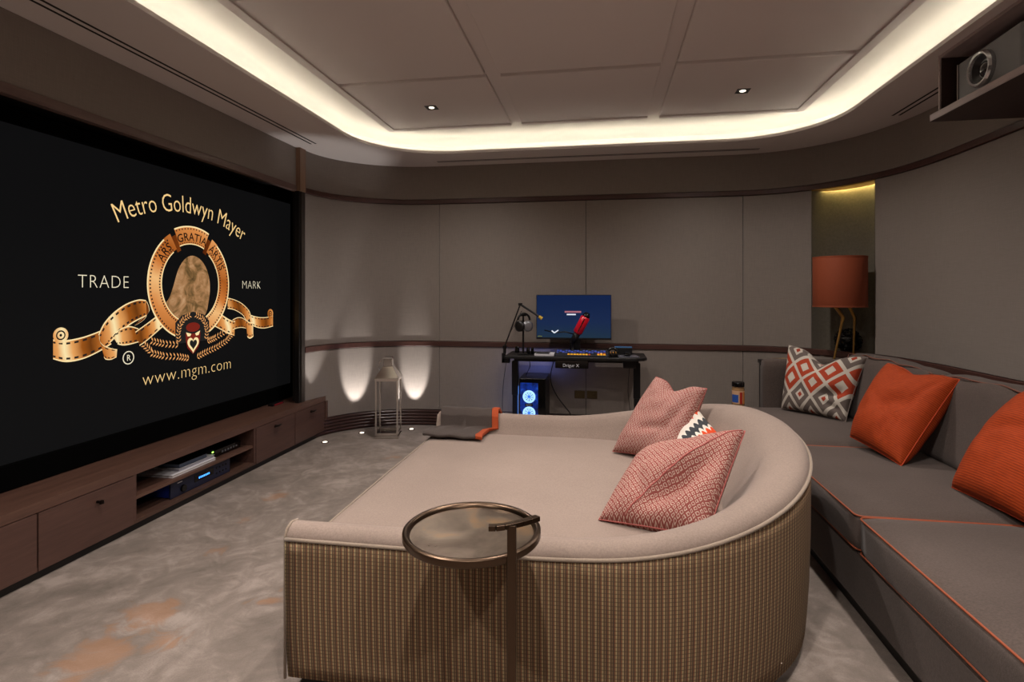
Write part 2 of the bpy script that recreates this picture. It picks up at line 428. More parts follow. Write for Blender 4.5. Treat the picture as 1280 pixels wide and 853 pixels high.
for ya, yb in zip(ys, ys[1:]):
    for xa, xb in zip(xs, xs[1:]):
        MB().box(xa[1], xb[0], ya[1], yb[0], RAFT+.001, RAFT+.031).build('panel', PAINT, CE, .007)
# slot vents
SLOT = M('vent_slot', '#17120f', .8).m
def vent(label, boxes):
    t = thing('slot_vent', label, 'vent', (boxes[0][0], boxes[0][2], CEIL))
    for b in boxes: MB().box(*b, CEIL-.0015, CEIL+.004).build('slot', SLOT, t)
vent('long double black slot vent in the ceiling above the screen', [(-2.50, -2.485, .3, 4.42), (-2.455, -2.44, .3, 4.42)])
vent('thin dark slot vent in the ceiling along the back wall', [(-1.60, 1.40, 5.20, 5.215), (-1.60, 1.40, 5.235, 5.245)])
vent('short double slot vent in the ceiling beside the projector box', [(2.09, 2.105, 2.4, 4.40), (2.135, 2.15, 2.4, 4.40)])
# downlights
ml = M('lamp_lens', '#ffffff', .3); ml.emit('#fff1da', 1.6); LENS = ml.m
def downlight(x, y, label, power, vis=True, tilt=(0, 0, 0), size=2.6):
    t = thing('downlight', label, 'light', (x, y, RAFT), 'ceiling downlights')
    mb = MB(); z0, z1 = RAFT-.002, RAFT+.0035
    for b in ((-.045, .045, -.045, -.036), (-.045, .045, .036, .045), (-.045, -.036, -.036, .036), (.036, .045, -.036, .036)): mb.box(x+b[0], x+b[1], y+b[2], y+b[3], z0, z1)
    mb.build('frame', BLACK, t)
    MB().box(x-.036, x+.036, y-.036, y+.036, z1-.003, z1).build('baffle', BLACKM, t)
    MB().lathe([(.018, 0), (.022, .004)], (x, y, z1-.007), 16).build('lens', LENS, t)
    l = lamp('downlight_lamp', 'SPOT', (x, y, RAFT-.005), power, (1, .905, .84), tilt, spot_size=size, spot_blend=1.0, shadow_soft_size=.03)
    l['label'] = 'light of ' + label; l['category'] = 'light'
downlight(-1.30, 4.09, 'small square black ceiling downlight above the lantern side of the room', DOWN_W*.9)
downlight(.99, 4.11, 'small square black ceiling downlight above the sofa side of the room', DOWN_W*.8)
downlight(-1.30, 1.75, 'small square downlight overhead in front of the screen', DOWN_W*1.2, size=2.2)
downlight(-.15, 2.6, 'small square downlight above the daybed', DOWN_W*.9)
downlight(.99, 1.75, 'small square downlight above the near end of the sofa', DOWN_W*1.0)
downlight(-.15, .6, 'small square downlight above the camera side', DOWN_W*1.3)
downlight(.99, -.3, 'small square downlight at the rear right', DOWN_W*1.1)
downlight(-1.30, -.3, 'small square downlight at the rear left', DOWN_W*1.1)
# floor uplights
for (x, y), lab in (((-2.47, 4.62), 'small round floor uplight beside the media cabinet end'), ((-2.28, 4.98), 'small round floor uplight left of the lantern'), ((-1.86, 5.20), 'small round floor uplight right of the lantern')):
    t = thing('floor_uplight', lab, 'light', (x, y, 0), 'floor uplights in the corner')
    MB().lathe([(.034, 0), (.034, .004), (.026, .006)], (x, y, 0), 20).build('bezel', STEEL, t)
    MB().lathe([(.022, .006), (.016, .009)], (x, y, 0), 16).build('lens', LENS, t)
    # aimed slightly at the wall
    p = min((at_s(s*.02) for s in range(0, 130)), key=lambda q: (q.x-x)**2+(q.y-y)**2) if y > 4.7 else Vector((-2.66, 4.80, 0))
    d = Vector((p.x-x, p.y-y, 0)).normalized(); aim = (Vector((0, 0, 1))+d*(.42 if y > 4.7 else .10))
    l = lamp('uplight_lamp', 'SPOT', (x, y, .014), UP_W, (1, .95, .91), (0, 0, 0), spot_size=.60 if y > 4.7 else .62, spot_blend=.6, shadow_soft_size=.012)
    l.rotation_mode = 'QUATERNION'; l.rotation_quaternion = (-aim).to_track_quat('Z', 'Y')
    l['label'] = 'beam of ' + lab; l['category'] = 'light'

# ---------------------------------------------------------------- screen
SX = -2.92; KY = .9733
SCR = thing('projection_screen', 'huge black projection screen with a gold film emblem on the left wall', 'screen', (SX, 2.0, .371))
ms = M('screen_black', '#050505', .95); ms.set('Specular IOR Level', .08); ms.emit((.0032, .0032, .0034, 1), 1); SCRM = ms.m
MB().box(SX-.02, SX, -.9, 4.80, .50, 2.20).build('screen_surface', SCRM, SCR)
mv = M('black_velvet', '#020202', .95); mv.set('Specular IOR Level', .05); VEL = mv.m
for b in ((-1.1, 4.85, 2.20, 2.262), (-1.1, 4.85, .375, .50), (4.80, 4.85, .50, 2.20)):
    MB().box(SX-.03, SX+.03, b[0], b[1], b[2], b[3]).build('frame', VEL, SCR, .003)
def P(y, z): return (y*KY, 1.35+(z-1.35)*KY)
LAYER = [0]
def flat(name, polys, mat, layer, parent=SCR):
    """thin plates on the screen; polys in screen (y,z)"""
    mb = MB(); x0 = SX+.0005+layer*.0012; x1 = x0+.0008
    for poly in polys:
        k = len(mb.v); c = len(poly); q = [P(*p) for p in poly]
        mb.v += [(x0, y, z) for y, z in q] + [(x1, y, z) for y, z in q]
        mb.f.append(tuple(k+i for i in range(c))); mb.f.append(tuple(k+c+i for i in range(c))[::-1])
        mb.f += [(k+i, k+(i+1) % c, k+c+(i+1) % c, k+c+i) for i in range(c)]
    return mb.build(name, mat, parent)
def gold(name, stops, ax, freq=1.0, st=1.2, ph=0):
    m = M(name, '#000000', .9); x = m.n('ShaderNodeSeparateXYZ'); m.link(m.co(), x.inputs[0])
    nz = m.noise(m.co(), 5, 3)
    v_ = m.math('ADD', m.math('ADD', m.math('MULTIPLY', x.outputs[1], ax[0]*freq), m.math('MULTIPLY', x.outputs[2], ax[1]*freq)), m.math('MULTIPLY_ADD', nz, .25, ph))
    f = m.math('FRACT', v_); c = m.ramp(f, stops); m.set('Emission Color', c); m.set('Emission Strength', st); m.set('Specular IOR Level', .1); return m.m
G1 = gold('gold_ribbon_print', [(0, '#6e3a10'), (.18, '#b86a28'), (.38, '#e9a25c'), (.5, '#ffe9b0'), (.62, '#eaa55e'), (.82, '#9c5418'), (1, '#6e3a10')], (3.0, .6), 1, .72)
G2 = gold('gold_ring_print', [(0, '#a85a20'), (.3, '#d98a48'), (.55, '#f4bd7c'), (.75, '#cf7a38'), (1, '#a85a20')], (.7, 1.5), 1, .72)
G3 = gold('gold_dark_fold_print', [(0, '#5a2408'), (.5, '#8a4516'), (1, '#4a1c06')], (3, 0), 1, .6)
ml = M('gold_edge_print', '#000000', .9); ml.emit('#ffe3a8', .75); GE = ml.m
ml = M('gold_letter_print', '#000000', .9); ml.emit('#f0c987', .8); GL = ml.m
ml = M('cream_letter_print', '#000000', .9); ml.emit('#efe3c4', .75); CL = ml.m
ml = M('black_print', '#000000', .9); ml.emit((.006, .006, .006, 1), 1); BKP = ml.m
ml = M('mask_red_print', '#000000', .9); ml.emit('#7a1d10', .7); RED = ml.m
# ring
def arcband(cy, cz, r0, r1, a0, a1, n=40):
    pts = [(cy+r1*math.sin(a0+(a1-a0)*i/n), cz+r1*math.cos(a0+(a1-a0)*i/n)) for i in range(n+1)]
    pts += [(cy+r0*math.sin(a1-(a1-a0)*i/n), cz+r0*math.cos(a1-(a1-a0)*i/n)) for i in range(n+1)]
    return pts
def quadstrips(cy, cz, r0, r1, a0, a1, n=48):
    out = []
    for i in range(n):
        b0 = a0+(a1-a0)*i/n; b1 = a0+(a1-a0)*(i+1)/n
        out.append([(cy+r1*math.sin(b0), cz+r1*math.cos(b0)), (cy+r1*math.sin(b1), cz+r1*math.cos(b1)), (cy+r0*math.sin(b1), cz+r0*math.cos(b1)), (cy+r0*math.sin(b0), cz+r0*math.cos(b0))])
    return out
RC = (3.625, 1.418)
R = math.radians
flat('emblem_ring', quadstrips(*RC, .288, .402, R(38), R(322+0), 70), G2, 3)
flat('emblem_ring_edge', quadstrips(*RC, .398, .408, R(38), R(322), 70), GE, 3.3)
flat('emblem_ring_edge', quadstrips(*RC, .282, .289, R(38), R(322), 70), GE, 3.3)
# the lower break of the ring is covered by a dark plate for the mask
flat('emblem_backing', [[(3.46, .99), (3.80, .99), (3.80, 1.14), (3.74, 1.19), (3.63, 1.215), (3.52, 1.19), (3.46, 1.14)]], BKP, 6)
flat('emblem_banner', quadstrips(*RC, .30, .425, R(-24), R(24), 20), G2, 4.5)
flat('emblem_banner_edge', quadstrips(*RC, .420, .430, R(-24), R(24), 20), GE, 4.8)
flat('emblem_banner_edge', quadstrips(*RC, .294, .301, R(-24), R(24), 20), GE, 4.8)
for sgn in (-1, 1):
    a = R(24*sgn); b = R(32*sgn)
    flat('emblem_fold', quadstrips(*RC, .265, .385, min(a, b), max(a, b), 6), G3, 4)
    b0 = R(31*sgn); b1 = R(41*sgn); flat('emblem_ring', quadstrips(*RC, .290, .410, min(b0, b1), max(b0, b1), 8), G2, 4.2)
holes = []
for i in range(76):
    a = R(38+284*i/75); holes += quadstrips(*RC, .378, .390, a-.014, a+.014, 1)+quadstrips(*RC, .298, .309, a-.017, a+.017, 1)
flat('film_holes', holes, BKP, 5)['kind'] = 'stuff'
holes = []
for i in range(12):
    a = R(-22+44*i/11); holes += quadstrips(*RC, .404, .414, a-.012, a+.012, 1)+quadstrips(*RC, .306, .313, a-.014, a+.014, 1)
flat('film_holes', holes, BKP, 5.5)['kind'] = 'stuff'
# plain tawny shape inside the ring
mt = M('tawny_print', '#000000', .9); n1 = mt.noise(mt.co(), 9, 5, .65, .8); cc = mt.ramp(n1, [(.25, '#3c3018'), (.42, '#7c5c34'), (.55, '#b58456'), (.72, '#dcae80')]); mt.set('Emission Color', cc); mt.set('Emission Strength', .6)
blob = [(3.37, 1.28), (3.41, 1.31), (3.45, 1.40), (3.49, 1.52), (3.55, 1.60), (3.62, 1.635), (3.70, 1.62), (3.77, 1.56), (3.81, 1.47), (3.82, 1.38), (3.80, 1.28), (3.78, 1.20), (3.72, 1.15), (3.52, 1.15), (3.43, 1.21)]
def chaikin(P_, k=2):
    for _ in range(k):
        Q = []
        for i in range(len(P_)):
            a, b = P_[i], P_[(i+1) % len(P_)]; Q += [(a[0]*.75+b[0]*.25, a[1]*.75+b[1]*.25), (a[0]*.25+b[0]*.75, a[1]*.25+b[1]*.75)]
        P_ = Q
    return P_
flat('emblem_centre', [chaikin(blob)], mt.m, 1)
# ribbons
def ribbon2d(top, bot, n=24):
    def ip(P_, t):
        k = t*(len(P_)-1); i = min(int(k), len(P_)-2); f = k-i
        p0 = P_[max(i-1, 0)]; p1 = P_[i]; p2 = P_[i+1]; p3 = P_[min(i+2, len(P_)-1)]
        return tuple(.5*((2*p1[j])+(-p0[j]+p2[j])*f+(2*p0[j]-5*p1[j]+4*p2[j]-p3[j])*f*f+(-p0[j]+3*p1[j]-3*p2[j]+p3[j])*f**3) for j in (0, 1))
    T = [ip(top, i/n) for i in range(n+1)]; B = [ip(bot, i/n) for i in range(n+1)]; return T, B
def film(top, bot, layer, mat=G1, nh=14):
    T, B = ribbon2d(top, bot)
    flat('emblem_ribbon', [[T[i], T[i+1], B[i+1], B[i]] for i in range(len(T)-1)], mat, layer)
    lp = lambda a, b, f: (a[0]+(b[0]-a[0])*f, a[1]+(b[1]-a[1])*f)
    for A_, B_ in ((T, B), (B, T)): flat('emblem_ribbon_edge', [[A_[i], A_[i+1], lp(A_[i+1], B_[i+1], .06), lp(A_[i], B_[i], .06)] for i in range(len(T)-1)], GE, layer+.15)
    T, B = ribbon2d(top, bot, nh*2)
    hs = []
    for i in range(0, nh*2, 2):
        for f0, f1 in ((.11, .2), (.8, .89)): hs.append([lp(T[i], B[i], f0), lp(T[i+1], B[i+1], f0), lp(T[i+1], B[i+1], f1), lp(T[i], B[i], f1)])
    flat('film_holes', hs, BKP, layer+.3)['kind'] = 'stuff'
# left ribbon (screen coordinates measured in metres)
film([(2.585, 1.095), (2.66, 1.085), (2.76, 1.095), (2.86, 1.12), (2.90, 1.135)], [(2.585, .985), (2.66, .96), (2.76, .965), (2.86, .995), (2.95, 1.035)], 1.5, nh=8)
film([(2.86, 1.10), (2.90, 1.17), (2.97, 1.235), (3.06, 1.285), (3.15, 1.31), (3.21, 1.305)], [(2.94, 1.045), (2.98, 1.075), (3.04, 1.12), (3.10, 1.155), (3.16, 1.18), (3.215, 1.20)], 2, nh=10)
film([(2.865, 1.10), (2.87, 1.06), (2.90, 1.03), (2.95, 1.01), (2.99, 1.0)], [(2.90, .955), (2.91, .945), (2.93, .94), (2.95, .94), (2.985, .95)], 2.4, nh=4)
film([(2.955, 1.09), (3.01, 1.125), (3.08, 1.14), (3.15, 1.12)], [(2.995, 1.03), (3.03, 1.02), (3.08, 1.02), (3.15, 1.03)], 2.2, nh=6)
film([(3.125, 1.10), (3.20, 1.14), (3.28, 1.185), (3.33, 1.215)], [(3.16, 1.005), (3.22, 1.035), (3.30, 1.085), (3.37, 1.13)], 2.2, nh=5)
film([(3.215, 1.30), (3.235, 1.26), (3.23, 1.22), (3.15, 1.165)], [(3.215, 1.20), (3.20, 1.18), (3.17, 1.16), (3.12, 1.14)], 1.8, G3, 4)
flat('emblem_scroll', quadstrips(2.628, 1.115, .028, .044, 0, 2*PI, 20), G1, 1.9)
flat('emblem_scroll', quadstrips(2.628, 1.115, .008, .02, 0, 2*PI, 14), G1, 1.9)
# right ribbon
film([(4.02, 1.315), (4.10, 1.30), (4.20, 1.265), (4.29, 1.205), (4.32, 1.15)], [(4.02, 1.225), (4.09, 1.215), (4.16, 1.19), (4.22, 1.155), (4.25, 1.10)], 2, nh=9)
film([(4.29, 1.17), (4.40, 1.145), (4.52, 1.135), (4.64, 1.145)], [(4.32, 1.075), (4.42, 1.045), (4.52, 1.035), (4.64, 1.045)], 1.5, nh=8)
film([(3.93, 1.19), (4.00, 1.155), (4.06, 1.13), (4.11, 1.12)], [(3.87, 1.09), (3.95, 1.055), (4.03, 1.02), (4.10, 1.0)], 2.2, nh=5)
film([(4.08, 1.135), (4.14, 1.15), (4.20, 1.145), (4.25, 1.12)], [(4.08, 1.05), (4.14, 1.06), (4.20, 1.06), (4.25, 1.05)], 2.3, nh=5)
film([(4.25, 1.13), (4.28, 1.11), (4.31, 1.10), (4.345, 1.10)], [(4.27, .975), (4.30, .96), (4.33, .965), (4.35, .975)], 2.5, nh=3)
flat('emblem_scroll', quadstrips(4.60, 1.165, .026, .042, 0, 2*PI, 20), G1, 1.9)
flat('emblem_scroll', quadstrips(4.60, 1.165, .008, .018, 0, 2*PI, 12), G1, 1.9)
# laurels
def leafs(path, n, L, spread, flip=1):
    out = []
    for i in range(n):
        t = (i+.5)/n; k = t*(len(path)-1); j = min(int(k), len(path)-2); f = k-j
        a = path[j]; b = path[j+1]; c = (a[0]+(b[0]-a[0])*f, a[1]+(b[1]-a[1])*f); d = Vector((b[0]-a[0], b[1]-a[1])).normalized()
        for s in (-1, 1):
            ang = s*spread; dx = d.x*math.cos(ang)-d.y*math.sin(ang); dz = d.x*math.sin(ang)+d.y*math.cos(ang); tip = (c[0]+dx*L, c[1]+dz*L)
            px, pz = -dz*L*.16, dx*L*.16; mid = (c[0]+dx*L*.5, c[1]+dz*L*.5)
            out.append([c, (mid[0]+px, mid[1]+pz), tip, (mid[0]-px, mid[1]-pz)])
    return out
ml = M('laurel_print', '#000000', .9); ml.emit('#dd9a5c', .8); LAU = ml.m
lv = leafs([(3.50, .98), (3.36, 1.0), (3.25, 1.03)], 9, .034, R(50))+leafs([(3.60, .87), (3.50, .895), (3.36, .915), (3.26, .945), (3.19, 1.01)], 17, .034, R(50))
lv += leafs([(3.77, .98), (3.86, 1.0), (3.99, 1.045)], 9, .034, R(50))+leafs([(3.66, .87), (3.76, .90), (3.88, .925), (3.99, .965), (4.07, 1.02)], 17, .034, R(50))
lv += leafs([(3.495, .99), (3.485, 1.06), (3.50, 1.12), (3.54, 1.165), (3.60, 1.19)], 12, .03, R(50))+leafs([(3.765, .99), (3.775, 1.06), (3.76, 1.12), (3.72, 1.165), (3.66, 1.19)], 12, .03, R(50))
flat('emblem_laurels', lv, LAU, 7)['kind'] = 'stuff'
# theatrical mask
def ell(cy, cz, ry, rz, n=20, a0=0, a1=2*PI): return [(cy+ry*math.cos(a0+(a1-a0)*i/n), cz+rz*math.sin(a0+(a1-a0)*i/n)) for i in range(n)]
flat('mask', [ell(3.63, 1.10, .07, .035), [(3.555, 1.06), (3.60, 1.045), (3.63, 1.055), (3.66, 1.045), (3.705, 1.06), (3.70, 1.0), (3.685, .95), (3.63, .90), (3.575, .95), (3.56, 1.0)]], RED, 7)
flat('mask_eye', [[(3.56, 1.065), (3.61, 1.052), (3.60, 1.035), (3.575, 1.035)]], GE, 8)
flat('mask_eye', [[(3.70, 1.07), (3.65, 1.052), (3.66, 1.035), (3.685, 1.038)]], GE, 8)
def heart(k): return [(3.63+k*.046*(16*math.sin(t)**3)/16, .975+k*.042*(13*math.cos(t)-5*math.cos(2*t)-2*math.cos(3*t)-math.cos(4*t))/13) for t in [2*PI*i/28 for i in range(28)]]
flat('mask_mouth', [heart(1.25)], GE, 8); flat('mask_mouth_inside', [heart(.8)], BKP, 9)
# lettering
def text_mesh(txt, size, offset=0.0, space=1.0):
    cu = bpy.data.curves.new('t', 'FONT'); cu.body = txt; cu.size = size; cu.offset = offset; cu.align_x = 'CENTER'; cu.space_character = space; cu.resolution_u = 3
    o = bpy.data.objects.new('t', cu); C.objects.link(o); bpy.context.view_layer.update()
    me = bpy.data.meshes.new_from_object(o.evaluated_get(bpy.context.evaluated_depsgraph_get()))
    vs_ = [tuple(v.co) for v in me.vertices]; fs = [tuple(p.vertices) for p in me.polygons]
    bpy.data.objects.remove(o); bpy.data.meshes.remove(me); return vs_, fs
def letters(name, txt, size, fn, mat, off=0.0, space=1.0, parent=SCR, sy=1.0):
    vs_, fs = text_mesh(txt, size, off, space); mb = MB()
    mb.v = [fn(x, y*sy) for x, y, z in vs_]; mb.f = fs
    return mb.build(name, mat, parent)
def on_screen(cy, cz, layer, sx=1.0):
    def f(x, y):
        a, b = P(cy+x*sx, cz+y); return (SX+.0005+layer*.0012, a, b)
    return f
def on_arc(cy, cz, Rr, layer, a0=0, sx=1.0):
    def f(x, y):
        t = a0+x*sx/Rr; yy, zz = P(cy+(Rr+y)*math.sin(t), cz+(Rr+y)*math.cos(t)); return (SX+.0005+layer*.0012, yy, zz)
    return f
letters('lettering', 'Metro Goldwyn Mayer', .155, on_arc(3.60, .625, 1.315, 1, 0, .88), GL, -.0015, 1.0, sy=1.15)
letters('lettering', 'TRADE', .115, on_screen(2.905, 1.383, 1, .93), CL, -.0025, 1.1)
letters('lettering', 'MARK', .10, on_screen(4.33, 1.39, 1, .95), CL, -.0025, 1.05)
letters('lettering', 'www.mgm.com', .135, lambda x, y: on_screen(3.625, .735, 1, 1.0)(x, y-.00*x), GL, -.003, 1.05)
for txt, a in (('ARS', -50), ('GRATIA', 0), ('ARTIS', 51)):
    letters('lettering', txt, .084, on_arc(RC[0], RC[1], .322 if a == 0 else .314, 6, R(a), .9), M('ring_letter_print', '#1a0a02', .9).m, .001, 1.05)
flat('registered_mark', quadstrips(3.075, .937, .037, .043, 0, 2*PI, 28), CL, 1)
letters('lettering', 'R', .055, on_screen(3.077, .918, 1, .95), CL, 0)

# ---------------------------------------------------------------- media cabinet
FX = -2.60; ZT = .371
CAB = thing('media_cabinet', 'long low dark oak media cabinet below the projection screen', 'cabinet', (FX, 2.5, 0))
Y0c, Y1c = -1.3, 4.90
MB().prism([(-2.97, Y0c), (FX, Y0c), (FX, Y1c), (-2.60, Y1c-.01), (-2.64, 4.75), (-2.66, 4.60), (-2.70, 4.60), (-2.72, 4.87), (-2.97, 4.87)][::-1], .325, ZT).build('worktop', OAK, CAB, .002)
MB().box(-2.645, -2.63, .0+Y0c, 4.86, .0, .05).build('plinth', PLINTH, CAB)
MB().box(-2.97, FX-.005, Y0c, 4.48, .045, .065).build('bottom_board', OAKIN, CAB, .001)
MB().box(-2.64, FX-.005, 4.48, 4.88, .045, .065).build('bottom_board', OAKIN, CAB, .001)
MB().box(-2.97, -2.955, Y0c, 4.48, .065, .325).build('back_board', OAKIN, CAB)
MB().box(-2.95, FX-.012, 2.70, 3.83, .178, .196).build('shelf', OAK, CAB, .001)
for y in (2.716, 3.80): MB().box(-2.955, FX-.002, y-.014, y+.006, .065, .325).build('divider', OAKF, CAB, .001)
def handle(y, z, par, t_shape=True):
    mb = MB(); mb.tube([(FX+.004, y, z), (FX+.03, y, z)], .006, 8); mb.tube([(FX+.03, y-.045, z+.001), (FX+.034, y-.01, z), (FX+.034, y+.01, z), (FX+.03, y+.045, z+.001)], [.006, .008, .008, .006], 8)
    return smooth_angle(mb.build('handle', HANDLE, par), 50)
for y0, y1, hy in ((-1.28, .0, None), (.003, 1.07, None), (1.073, 2.166, 1.6), (2.171, 2.70, 2.473), (3.808, 4.343, 4.05), (4.348, 4.86, 4.60)):
    dr = MB().box(FX-.018, FX+.002, y0+.0015, y1-.0015, .048, .321).build('door', OAKF, CAB, .0015)
    if hy:
        if y1 < 3:
            mb = MB(); mb.tube([(FX+.002, hy, .262), (FX+.028, hy, .262)], .007, 10); mb.lathe([(.004, -.011), (.011, -.008), (.011, .008), (.004, .011)], (FX+.03, hy, .262), 14); mb.build('handle', HANDLE, dr)
        else: handle(hy, .285, dr)
MB().box(FX-.02, FX+.01, 4.862, 4.905, .05, .325).build('end_panel', OAK, CAB, .001)
# things on the shelves
def solid(name, label, cat, group, boxes, loc):
    t = thing(name, label, cat, loc, group); 
    for nm, b, mat in boxes: MB().box(*b).build(nm, mat, t, .0015)
    return t
zs = .196
solid('book', 'large white book lying at the bottom of the stack on the cabinet shelf', 'book', 'books on the cabinet shelf', [('cover', (-2.90, -2.64, 3.03, 3.42, zs, zs+.003), PAPER), ('pages', (-2.898, -2.643, 3.033, 3.417, zs+.003, zs+.014), M('page_block', '#b5b0ae', .8).m), ('cover', (-2.90, -2.64, 3.03, 3.42, zs+.014, zs+.017), PAPER)], (-2.8, 3.2, zs))
z2 = zs+.017
solid('book', 'white paperback in the middle of the stack on the cabinet shelf', 'book', 'books on the cabinet shelf', [('cover', (-2.88, -2.65, 3.10, 3.42, z2, z2+.002), PAPER), ('pages', (-2.878, -2.652, 3.103, 3.417, z2+.002, z2+.017), M('page_block_grey', '#8f8d96', .8).m), ('cover', (-2.88, -2.65, 3.10, 3.42, z2+.017, z2+.019), PAPER)], (-2.8, 3.2, z2))
z3 = z2+.019
solid('book', 'dark blue glossy book on top of the stack on the cabinet shelf', 'book', 'books on the cabinet shelf', [('cover', (-2.87, -2.66, 3.11, 3.36, z3, z3+.003), M('navy_cover', '#1c2a48', .3).m), ('pages', (-2.868, -2.662, 3.113, 3.357, z3+.003, z3+.024), M('page_block_dark', '#4b5568', .6).m), ('cover', (-2.87, -2.66, 3.11, 3.36, z3+.024, z3+.027), BLACKG)], (-2.8, 3.2, z3))
t = thing('set_top_box', 'black set top box with small lights on the upper cabinet shelf', 'electronics', (-2.8, 3.62, zs))
MB().box(-2.92, -2.68, 3.46, 3.74, zs, zs+.05).build('case', BLACKG, t, .003)
for i in range(6): MB().box(-2.681, -2.677, 3.53+i*.03, 3.545+i*.03, zs+.018, zs+.03).build('button', M('grey_key', '#77787c', .4).m if i == 0 else bpy.data.materials['grey_key'], t)
t = thing('wireless_adapter', 'tiny black adapter with a green light beside the books', 'electronics', (-2.7, 3.43, zs))
MB().box(-2.72, -2.68, 3.425, 3.452, zs, zs+.06).build('case', BLACK, t, .003)
mg = M('green_led', '#000000'); mg.emit('#a0ff50', 4); MB().box(-2.681, -2.677, 3.432, 3.444, zs+.04, zs+.048).build('indicator', mg.m, t)
t = thing('receiver', 'dark blue and black audio receiver on the lower cabinet shelf', 'electronics', (-2.8, 3.3, .065))
MB().box(-2.93, -2.655, 3.03, 3.565, .070, .165).build('case', M('blue_case', '#2438a0', .4, .3).m, t, .003)
MB().box(-2.656, -2.644, 3.02, 3.57, .067, .167).build('front_panel', M('receiver_front', '#23273d', .35, .3).m, t, .002)
fp_ = t.children[-1] if t.children else None
MB().box(-2.645, -2.642, 3.22, 3.40, .105, .150).build('display', BLACKG, t)
mbl = M('blue_digits', '#000000'); mbl.emit('#3a86ff', 3)
mb = MB()
for i in range(7): mb.box(-2.642, -2.6412, 3.26+i*.015, 3.268+i*.015, .118, .130)
mb.build('display_digits', mbl.m, t)
for i in range(4):
    for j in range(2): MB().lathe([(.006, 0), (.006, .004)], (0, 0, 0), 10).xf(Matrix.Translation((-2.644, 3.43+i*.032, .10+j*.035)) @ Matrix.Rotation(PI/2, 4, 'Y')).build('button', BLACKG, t)
MB().lathe([(.022, 0), (.020, .014)], (0, 0, 0), 24).xf(Matrix.Translation((-2.644, 3.12, .105)) @ Matrix.Rotation(PI/2, 4, 'Y')).build('volume_knob', BLACKG, t)
MB().box(-2.644, -2.6432, 3.075, 3.115, .148, .153).build('badge', PAPER, t)
for sx_, sy_ in ((-2.93, 3.06), (-2.70, 3.06), (-2.93, 3.53), (-2.70, 3.53)): MB().box(sx_-.01, sx_+.01, sy_-.01, sy_+.01, .065, .071).build('foot', BLACK, t)
t = thing('sensor_bar', 'tiny black bar with a dull red front on the far end of the media cabinet', 'electronics', (-2.82, 4.42, ZT))
MB().box(-2.85, -2.80, 4.34, 4.50, ZT, ZT+.022).build('case', BLACK, t, .003)
MB().box(-2.801, -2.797, 4.36, 4.48, ZT+.004, ZT+.016).build('strip', M('dull_red', '#8c1a26', .5).m, t)

# ---------------------------------------------------------------- daybed
X0d = -1.045; YN, YF = 1.69, 3.51; CYd = 2.6; AX, BY = .85, .91
def dpath():
    P_ = []; n1 = 14
    for i in range(n1): P_.append((X0d+(0-X0d)*i/n1, YN, 0, -1))
    n2 = 56
    for i in range(n2+1):
        t = -PI/2+PI*i/n2; x = AX*math.cos(t); y = CYd+BY*math.sin(t); nx, ny = math.cos(t)/AX, math.sin(t)/BY; L = math.hypot(nx, ny); P_.append((x, y, nx/L, ny/L))
    for i in range(1, n1+1): P_.append((X0d*i/n1, YF, 0, 1))
    return P_
DP = dpath(); DS = [0]
for a, b in zip(DP, DP[1:]): DS.append(DS[-1]+math.hypot(b[0]-a[0], b[1]-a[1]))
DT = DS[-1]
def sstep(a, b, x): t = max(0, min(1, (x-a)/(b-a))); return t*t*(3-2*t)
def dh(s):                 # height of the piping line
    u = s/DT
    up = sstep(.10, .62, u); dn = 1-sstep(.60, .88, u)
    near = .525+.205*sstep(.16, .56, u)
    far = .535+.195*(1-sstep(.56, .84, u))
    return near if u < .56 else far
def dwid(s): u = s/DT; return .085+.075*math.exp(-((u-.5)/.2)**2)
SEAT = .465
DB = thing('daybed', 'large cream D-shaped daybed with striped outer fabric in the middle of the room', 'daybed', (-.1, 2.6, 0))
# upholstered rim
rows = []
for (x, y, nx, ny), s in zip(DP, DS):
    h = dh(s); w_ = dwid(s); u = s/DT; slope = .05+.12*math.exp(-((u-.5)/.2)**2)
    prof = [(-.012, .10), (-.004, h-.02), (0, h), (-.004, h+.016), (-.018, h+.032), (-.04, h+.042), (-w_*.75, h+.04), (-w_*1.05, h+.018), (-w_*1.25, h-.02)]
    hb = SEAT-.03
    for k in (.35, .7, 1.0): prof.append((-w_*1.25-slope*k, (h-.02)*(1-k)+hb*k))
    prof.append((-w_*1.25-slope, .10))
    rows.append([(x+nx*o_, y+ny*o_, z) for o_, z in prof])
mb = MB(); mb.sheet(rows); k = len(rows[0]); n = len(rows)
mb.f.append(tuple(range(k))); mb.f.append(tuple((n-1)*k+j for j in range(k))[::-1])
rim = smooth_angle(mb.build('backrest', CREAM, DB), 50)
